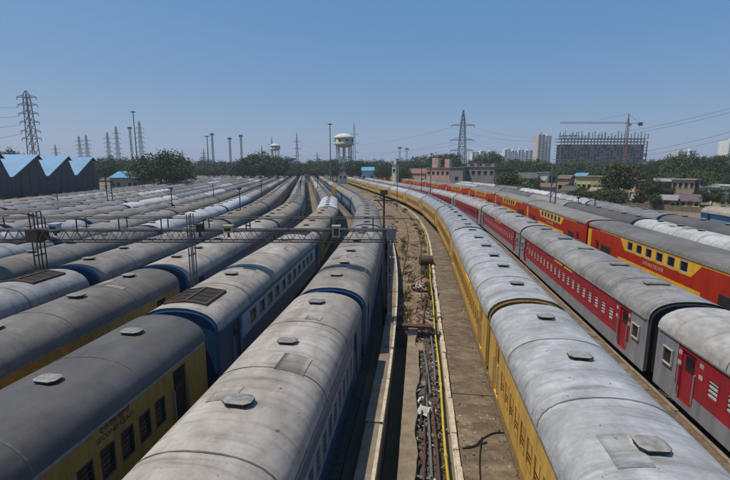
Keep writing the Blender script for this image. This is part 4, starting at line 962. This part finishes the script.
house(676, 697, 197, 104, C['yel'], RF['purple'], 'yellow house with maroon roof near the lone blue coach', 'gable', 1, 4)
house(722, 745, 200, 108, C['yel'], RF['dark'], 'yellow house cut by the right edge above the blue coach', 'gable', 1, 4)
house(660, 674, 196, 100, C['tan'], RF['grey'], 'low grey-roofed hut left of the yellow house', 'shed', 1, 3)
house(632, 643, 195, 108, C['yel'], RF['grey'], 'small yellowish hut below the olive tree', 'shed', 1, 2)
house(612, 626, 190, 112, C['tan'], RF['rust'], 'rusty-roofed hut below the tall olive tree', 'gable', 1, 3)
house(586, 598, 188, 116, C['tan'], RF['tan'], 'sandy hut in front of the pale yellow building', 'shed', 1, 3)
house(560, 574, 186, 120, C['cream'], RF['dark'], 'dark-roofed cream hut behind the outer coaches', 'gable', 1, 3)
house(540, 552, 183, 125, C['tan'], RF['rust'], 'rust-roofed hut left of the twin mast', 'gable', 1, 3)
house(745, 765, 192, 105, C['white'], RF['grey'], 'white house just beyond the right edge', 'flat', 1, 3)
# boundary wall of the yard on the right
m = MB(); a = Vector(site(470, 150)); b = Vector(site(735, 88)); n = 40
o = empty('boundary_wall', a); tag(o, 'low brown boundary wall between the outer coaches and the houses', 'wall')
for i in range(n):
    p = a.lerp(b, i / n) - a; q = a.lerp(b, (i + .97) / n) - a; mm = MB(); mm.bar((p.x, p.y, .6), (q.x, q.y, .6), .25, 1.2); mm.build('panel', wallmat('umber', (.17, .125, .09)), o)

# sheds with saw-tooth roofs at the left
def sheds():
    D0 = 90.0; w = 10.9; hd = math.atan(-.105); base = Vector(site(42, D0)); px_ax = YAW
    # wall axis: direction along the tracks in the distance (camera frame right -.105, forward 1)
    ax = Vector((-.105 * math.cos(YAW) - math.sin(YAW), -.105 * math.sin(YAW) + math.cos(YAW), 0)).normalized(); bk = Vector((-ax.y, ax.x, 0))
    wall = mat('shed_cladding', (.075, .075, .08), .8, .5, (.07, .06, .055), .2, .5, (1, 1, .3)); blue = mat('shed_roof_blue', (.10, .29, .52), .55, .4, (.16, .25, .33), .15, .25, bump=.25, bscale=3, bstretch=(6, .2, 1)); dark = mat('shed_glazing', (.03, .032, .036), .4, .3)
    zr_, zv = hz(155.2, D0) - GZ, hz(176.5, 86) - GZ; dep = 62
    labs = ['saw-tooth shed bay with blue roof cut by the left edge', 'second saw-tooth shed bay from the left with pale blue roof', 'third saw-tooth shed bay with bright blue roof', 'last saw-tooth shed bay with bright blue roof, nearest the trees']
    rot = math.atan2(ax.y, ax.x)
    for k in range(-1, 3):
        o = empty('saw_tooth_shed', base + ax * (w * k), rot); tag(o, labs[k + 1], 'shed', 'saw-tooth sheds at the left')
        # local: +x away along the tracks, +y to the left (depth); the apex at x = 0, shallow slope towards the camera, steep glazing beyond
        xs0, xv = -w + 2.6, 2.6
        m = MB(); n = 8
        for i in range(n):    # gable wall in cladding panels
            a = xs0 + (xv - xs0) * i / n; b = xs0 + (xv - xs0) * (i + 1) / n
            top = lambda x: zv + (zr_ - zv) * ((x - xs0) / (0 - xs0) if x <= 0 else 1 - (x / xv))
            q = MB(); ym = .0 if i % 2 else -.05; pts = [(a, ym, 0), (b - .03, ym, 0), (b - .03, ym, top(b - .03))] + ([(0, ym, zr_)] if a < 0 < b else []) + [(a, ym, top(a))]
            q.poly(pts); q.poly([(x_, .12, z_) for x_, _, z_ in pts][::-1])
            for p1, p2 in zip(pts, pts[1:] + pts[:1]): q.poly([p1, (p1[0], .12, p1[2]), (p2[0], .12, p2[2]), p2])
            q.build('wall_panel', wall, o)
        m = MB(); e = .5; m.poly([(xs0, -e, zv + .05), (0, -e, zr_ + .05), (0, dep, zr_ + .05), (xs0, dep, zv + .05)]); m.poly([(xs0, -e, zv - .1), (xs0, dep, zv - .1), (0, dep, zr_ - .1), (0, -e, zr_ - .1)]); m.poly([(xs0, -e, zv - .1), (0, -e, zr_ - .1), (0, -e, zr_ + .05), (xs0, -e, zv + .05)])
        m.build('roof', blue, o); m = MB(); m.poly([(0, 0, zr_), (xv, 0, zv), (xv, dep, zv), (0, dep, zr_)]); m.build('glazing', dark, o)
        m = MB(); m.poly([(0, -e, zr_ + .02), (1.1, -e - .1, zr_ - 1.0), (1.1, dep, zr_ - 1.0), (0, dep, zr_ + .02)]); m.poly([(0, -e, zr_ - .1), (1.1, -e - .1, zr_ - 1.12), (1.1, -e - .1, zr_ - 1.0), (0, -e, zr_ + .02)]); m.build('eave', dark, o)
        if k == 2: m = MB(); m.box(xv - .02, xv + .15, 0, dep, 0, zv); m.build('end_wall', wall, o)
        for i in range(3): m = MB(); m.box(xs0 + 1.2 + i*3.1, xs0 + 2.6 + i*3.1, -.1, -.055, 3.2, 4.6); m.build('window', M_GLS, o)
sheds()
house(112, 140, 171.5, 165, C['grey'], RF['blue'], 'low building with blue roof right of the sheds', 'gable', 1, 5, depth=14, name='building')

# far tower blocks, each window built
def block(px0, px1, top, D, floors, bays, col, lab, depth=16, roofbits=True):
    px = (px0+px1)/2; w = (px1-px0)*D/FPX; H = hz(top, D) - GZ; o = empty('apartment_block', site(px, D), YAW); tag(o, lab, 'building', 'far apartment blocks')
    wm = wallmat('block_' + col[0], col[1], .25); m = MB(); m.box(-w/2, w/2, 0, depth, 0, H); m.build('wall', wm, o)
    fh = H / floors; ww = w / bays * .5; q = MB(); q.box(-ww/2, ww/2, -.12, .05, -fh*.26, fh*.26); me = q.mesh('window', [M_GLS])
    for f in range(max(0, int(floors * .35)), floors):
        for b in range(bays): obj('window', me, o, (-w/2 + w*(b+.5)/bays, 0, fh*(f+.5)))
    if roofbits: m = MB(); m.box(-w*.2, w*.15, 3, 9, H + .01, H + 3); m.build('rooftop_room', wm, o)
WB = ('white', (.68, .69, .70)); TB = ('beige', (.50, .45, .38))
block(534, 541, 136, 620, 18, 2, TB, 'tall beige tower left of the concrete skeleton, left half'); block(541.3, 547, 137, 628, 18, 2, WB, 'tall white tower half beside the concrete skeleton')
for i, (a, b, t) in enumerate(((502, 508, 150), (509, 514, 151), (515, 521, 150.5), (522, 530, 151))): block(a, b, t, 760, 14, 2, WB, 'white far apartment block, %s from left of the row of four' % ORD[i])
for i, (a, b, t) in enumerate(((470, 477, 152.5), (478, 484, 151.5), (485, 492, 152))): block(a, b, t, 800, 14, 2, WB, 'white far block behind the pylon, %s from left of three' % ORD[i])
block(721, 738, 141.5, 520, 15, 4, WB, 'white apartment block at the right edge above the trees'); block(672, 681, 152, 640, 12, 3, TB, 'beige far block left of the domed one above the trees'); block(683, 690, 151, 650, 12, 2, WB, 'small white far block above the trees')
# concrete skeleton under construction
def skeleton():
    D = 460; px0, px1 = 556.5, 642; w = (px1-px0)*D/FPX; o = empty('concrete_skeleton', site((px0+px1)/2, D), YAW); tag(o, 'dark concrete frame of a large block under construction', 'building')
    cm_ = mat('raw_concrete', (.20, .18, .165), .9, .5, (.13, .12, .11), .25, .3); H = hz(139.5, D) - GZ; nf = 13; fh = H / nf; nb = 26; dp = 17
    sl = MB(); sl.box(-w/2, w/2, 0, dp, -.3, 0); sm = sl.mesh('floor_slab', [cm_]); q = MB(); q.box(-.4, .4, 0, .8, 0, fh - .31); qm = q.mesh('column', [cm_]); wl_ = MB(); wl_.box(0, w/nb*.96, .3, .55, 0, fh - .31); wm = wl_.mesh('infill_wall', [cm_])
    for f in range(1, nf + 1): obj('floor_slab', sm, o, (0, 0, f*fh))
    core = MB(); core.box(-w*.47, w*.48, 5, dp - 1, 0, H * .84); core.build('shade_core', mat('interior_shade_fill', (.06, .05, .045), .9, .4), o)  # dark block painted as the deep unlit interior behind the columns
    r = random.Random(3)
    for f in range(5, nf):
        for b in range(nb + 1):
            if f < nf - 1 or r.random() < .9: obj('column', qm, o, (-w/2 + w*b/nb*.985 + .4, .2, f*fh))
            if b < nb and f < nf - 2 and r.random() < .4: obj('infill_wall', wm, o, (-w/2 + w*b/nb, 0, f*fh))
    st = MB(); st.box(-.3, .3, 0, .6, 0, 4.2); stm = st.mesh('starter_column', [cm_])
    for b in range(nb + 1):
        for yy in (.3, 12):
            if r.random() < .92: c = obj('starter_column', stm, o, (-w/2 + w*b/nb*.985 + .4, yy, H)); c.scale.z = r.uniform(.6, 1.9)
    p = MB(); p.box(-w/2, -w/2 + w*.2, .5, dp*.6, H + 2.6, H + 3.0); p.build('top_slab', cm_, o)
skeleton()
def crane():
    D = 452; o = empty('tower_crane', site(620, D), YAW + .04); tag(o, 'red and white tower crane standing over the concrete frame', 'crane'); zj = hz(125.5, D) - GZ; zt = hz(116.5, D) - GZ
    red = mat('crane_red', (.42, .07, .05), .6, .3); k = D / FPX
    m = MB(); a = 1.0
    for dx in (-a, a):
        for dy in (-a, a): m.bar((dx, dy, 0), (dx, dy, zj + 1), .35)
    z = 20
    while z < zj: m.bar((-a, -a, z), (a, -a, z + 2.5), .22); m.bar((a, -a, z + 2.5), (-a, -a, z + 5), .22); z += 5
    m.build('mast', red, o); m = MB(); m.bar((0, 0, zj), (0, 0, zt), .7); m.bar((-1.2, 0, zj), (0, 0, zt), .3); m.bar((1.2, 0, zj), (0, 0, zt), .3); m.build('apex', red, o)
    x0 = -(620 - 553) * k; x1 = (634 - 620) * k; m = MB()
    for yy in (-.7, .7): m.bar((x0, yy, zj), (x1, yy, zj), .3)
    m.bar((x0, 0, zj + 1.3), (0, 0, zj + 1.3), .3); x = x0
    while x < -2: m.bar((x, -.7, zj), (x + 1.4, 0, zj + 1.3), .16); m.bar((x + 1.4, 0, zj + 1.3), (x + 2.8, .7, zj), .16); x += 2.8
    m.build('jib', mat('crane_grey', (.28, .27, .27), .6, .3), o); m = MB(); m.box(x1 - 3.4, x1, -1.2, 1.2, zj - 2.2, zj + 1.2); m.build('counterweight', M_BLK, o); m = MB(); m.box(1.1, 3.0, -1.2, .6, zj - 2.5, zj - .3); m.build('cab', M_LGR, o)
    m = MB(); m.bar((x0*.6, 0, zj + 1.2), (0, 0, zt), .14); m.bar((x1*.8, 0, zj), (0, 0, zt), .14); m.build('tie_rod', M_DSTL, o)
crane()

# ------------------------------------------------------------------ pylons, masts, water towers, wires
M_PYL = mat('pylon_steel', (.13, .135, .14), .6, .3, (.1, .08, .07), .15, .5)
def pylon(px, D, top, arms, lab, armw, bw, tw=.7, t=.28, base_h=0, rz=YAW):
    H = hz(top, D) - GZ; o = empty('pylon', site(px, D), rz); tag(o, lab, 'pylon', 'lattice pylons'); m = MB(); n = 12
    ft = .8 if len(arms) < 5 else .95
    hw = lambda z: (bw + (tw - bw) * min(1, z / (H*ft))) if z < H*ft else tw * max(.12, 1 - (z - H*ft) / (H*(1-ft)) * .85)
    zs_ = [H * (1 - (1 - i/n) ** 1.25) for i in range(n + 1)]
    for sx in (-1, 1):
        for sy in (-1, 1):
            for a, b in zip(zs_, zs_[1:]): m.bar((sx*hw(a), sy*hw(a), a), (sx*hw(b), sy*hw(b), b), t)
    m.build('leg', M_PYL, o); m = MB()
    for a, b in zip(zs_, zs_[1:]):
        for sy in (-1, 1): m.bar((-hw(a), sy*hw(a), a), (hw(b), sy*hw(b), b), t*.55); m.bar((hw(a), sy*hw(a), a), (-hw(b), sy*hw(b), b), t*.55); m.bar((-hw(b), sy*hw(b), b), (hw(b), sy*hw(b), b), t*.5)
        for sx in (-1, 1): m.bar((sx*hw(a), -hw(a), a), (sx*hw(b), hw(b), b), t*.5)
    m.build('bracing', M_PYL, o)
    tips = []
    for fz in arms:
        z = H * fz; L = armw * (1.0 if fz < .95 else .8); m = MB()
        for s in (-1, 1):
            for sy in (-.4, .4): m.bar((s*hw(z), sy, z), (s*L, 0, z + .2), t*.85)
            m.bar((s*hw(z), 0, z + 1.6), (s*L, 0, z + .2), t*.7); m.bar((s*L*.6, 0, z + .1), (s*L*.5, 0, z + .85), t*.4); m.bar((s*L, 0, z + .2), (s*L, 0, z - 1.3), t*.7)
            v = Vector((s*L, 0, z - 1.3)); v.rotate(Matrix.Rotation(rz, 3, 'Z')); tips.append(Vector(site(px, D)) + v)
        m.build('crossarm', M_PYL, o)
    return tips
tA = pylon(460, 330, 113, (.43, .58, .785), 'large lattice pylon with three crossarms behind the grey building', 8.6, 3.7, 1.5, .42)
tB = pylon(40, 250, 95, (.497, .575, .67, .76, .85, .93), 'large lattice pylon with six crossarms above the left sheds', 5.5, 2.4, 1.15, .34)
PY = [(354.5, 520, 125, 'lattice pylon right behind the big water tower', 3), (298.5, 620, 134, 'lattice pylon right of the small water tank', 3), (86, 620, 137, 'left of two distant pylons beside the sheds', 5), (93, 640, 136, 'right of two distant pylons beside the sheds', 5),
      (114, 560, 133.5, 'distant pylon between the shed pylons and the taller one', 5), (123, 500, 128, 'distant tall pylon left of the lamp masts', 5), (146, 470, 123, 'distant tall pylon right of the high lamp mast', 6), (62, 700, 145, 'small distant pylon near the sheds', 4),
      (169, 900, 149, 'tiny distant pylon above the round tree', 3), (186, 900, 150, 'tiny distant pylon right of the round tree', 3), (207, 900, 149, 'tiny distant pylon left of the lamp masts group', 3), (264, 800, 146, 'small distant pylon left of the small water tank', 3), (274, 760, 138, 'distant pylon rising behind the small water tank', 3), (318, 900, 152, 'tiny distant pylon left of the single lamp mast', 3)]
for px, D, t_, lab, na in PY: pylon(px, D, t_, [.45 + .5 * i / na for i in range(na)], lab, 5.2 * D/560, 1.9 * D/500, .8, .30 * D/480)
def high_mast(px, D, top, style, lab):
    H = hz(top, D) - GZ; o = empty('high_mast_light', site(px, D)); tag(o, lab, 'light mast', 'high mast yard lights'); m = MB(); k = D / 250
    if style == 'pole': m.tube([(0, 0, 0), (0, 0, H)], [.42*k, .22*k], 8)
    else:
        for sx in (-.36*k, .36*k):
            for sy in (-.36*k, .36*k): m.bar((sx, sy, 0), (sx, sy, H), .16*k)
        z = 4
        while z < H - 3: m.bar((-.5*k, -.5*k, z), (.5*k, -.5*k, z + 2), .12*k); m.bar((.5*k, -.5*k, z + 2), (-.5*k, -.5*k, z + 4), .12*k); z += 4
    m.build('pole', M_PYL, o)
    m = MB(); m.lathe([(.3*k, H - .5), (1.1*k, H - .3), (1.1*k, H + .05), (.3*k, H + .3)], 12) if style == 'pole' else m.box(-.8*k, .8*k, -.7*k, .7*k, H - .2, H + .7*k); m.build('head_frame', M_PYL, o)
    for i in range(6):
        a = i * 1.047; q = MB(); q.box(-.28*k, .28*k, -.18*k, .18*k, -.25*k, .12*k); q.build('lamp', M_LGR, o, loc=(math.cos(a)*1.15*k, math.sin(a)*1.0*k, H), rot=(0, 0, a))
high_mast(331, 240, 126, 'pole', 'tall slim light mast left of the big water tower')
high_mast(141, 230, 114.5, 'pole', 'tallest slim light mast with cross-shaped head on the left')
high_mast(136.5, 250, 130, 'lattice', 'stout lattice light tower just left of the tallest mast')
high_mast(211, 300, 137.5, 'pole', 'slim light mast, left of the close pair in the middle left'); high_mast(216, 310, 136, 'lattice', 'lattice light tower, right of the close pair in the middle left')
high_mast(233, 310, 140, 'lattice', 'flared lattice light tower between two other masts'); high_mast(244, 320, 137.5, 'lattice', 'lattice light tower above the middle tree clump')
high_mast(399, 380, 149, 'lattice', 'dark floodlight tower left of the two near the white tower'); high_mast(406, 390, 150, 'lattice', 'dark floodlight tower right of the two near the white tower')
def water_tower(px, D, top, dia, leg_base, lab, hut=False):
    H = hz(top, D) - GZ; R = dia/2*D/FPX; o = empty('water_tower', site(px, D), .3); tag(o, lab, 'water tower', 'water towers'); cm_ = mat('tank_cream', (.60, .57, .44), .8, .5, (.25, .22, .16), .12, .3, (1, 1, .3))
    wt = mat('tank_white', (.72, .72, .68), .8, .3, (.4, .38, .32)); zb = H - R*1.15
    m = MB(); m.lathe([(0, zb - R*.34), (R*.6, zb - R*.27), (R*1.0, zb + R*.02), (R*1.02, zb + R*.1), (R, zb + R*.12), (R, zb + R*.68)], 28); m.build('tank', cm_, o, True)
    m = MB(); m.lathe([(R*1.06, zb + R*.66), (R*1.06, zb + R*.74), (R*.8, zb + R*.95), (R*.4, zb + R*1.1), (0, zb + R*1.15)], 28); m.build('dome', wt, o, True)
    m = MB(); m.lathe([(R*1.12, zb - R*.02), (R*1.12, zb + R*.05), (R*.98, zb + R*.05)], 28); m.build('gallery', cm_, o)
    for i in range(8):
        a = i * math.pi/4; q = MB(); c, s = math.cos(a)*R*.8, math.sin(a)*R*.8; q.tube([(c, s, 0), (c, s, zb - R*.1)], R*.06, 8); q.build('column', cm_, o)
        q = MB(); q.box(-R*.13, R*.13, -.1, .1, -R*.1, R*.1); q.build('panel', M_BLK, o, loc=(math.cos(a+.2)*R*1.0, math.sin(a+.2)*R*1.0, zb + R*.4), rot=(0, 0, a + .2 + math.pi/2))
    for z in (zb*.35, zb*.68):
        q = MB(); 
        for i in range(8):
            a, b = i*math.pi/4, (i+1)*math.pi/4; q.bar((math.cos(a)*R*.8, math.sin(a)*R*.8, z), (math.cos(b)*R*.8, math.sin(b)*R*.8, z), R*.06)
        q.build('ring_beam', cm_, o)
    q = MB(); q.tube([(0, 0, 0), (0, 0, zb)], R*.07, 8); q.build('riser_pipe', cm_, o)
water_tower(344.5, 270, 134.8, 18.5, 0, 'large cream water tower with domed top in the middle distance'); water_tower(277, 420, 144.5, 9.5, 0, 'small white water tank above the middle tree clump')
house(339, 347, 159.5, 262, C['white'], RF['white'], 'white pump house at the foot of the water tower', floors=2, nwin=2, depth=5)
def wire(a, b, sag, r, lab):
    a = Vector(a); b = Vector(b); m = MB(); pts = [(a.lerp(b, i/24) - Vector((0, 0, sag * 4 * (i/24) * (1 - i/24)))) for i in range(25)]; m.tube(pts, r, 4); thing_mesh(m, 'power_line', M_PYL, lab, 'wire', 'power lines')
for i, (pxe, pye) in enumerate(((760, 99), (760, 104), (760, 122), (760, 129))):
    D = 150; e = Vector(site(pxe, D, hz(pye, D))); st = tA[(5, 4, 3, 2)[i]]; wire(st, e, 11 + i, .055, ['topmost power line running from the pylon to the upper right edge', 'second power line from the top towards the right edge', 'third power line from the top towards the right edge', 'lowest power line towards the right edge'][i])
for i in range(4):
    e = Vector(site(300 + 4*i, 640, 26 + 7*i)); wire(tA[i + 1], e, 9, .07, 'faint power line from the big pylon leftwards, %s from the bottom' % ORD[i])
for i in range(4):
    e = Vector(site(-120, 190, 24 + 8*i)); wire(tB[2*i + 2], e, 4, .07, 'faint power line left of the six-armed pylon, %s from the bottom' % ORD[i])

# ------------------------------------------------------------------ air
hm = bpy.data.materials.new('haze_air'); hm.use_nodes = True; hn = hm.node_tree.nodes
hn.remove(hn['Principled BSDF']); pv = hn.new('ShaderNodeVolumePrincipled'); pv.inputs['Color'].default_value = (0.80, 0.88, 1.0, 1); pv.inputs['Density'].default_value = 0.00032; pv.inputs['Anisotropy'].default_value = 0.2
hm.node_tree.links.new(pv.outputs[0], hn['Material Output'].inputs['Volume'])
m = MB(); m.box(-1400, 1400, -40, 1500, -2.6, 130); tag(m.build('haze', hm), 'thin blue haze in the air over the yard', 'haze', kind='stuff')
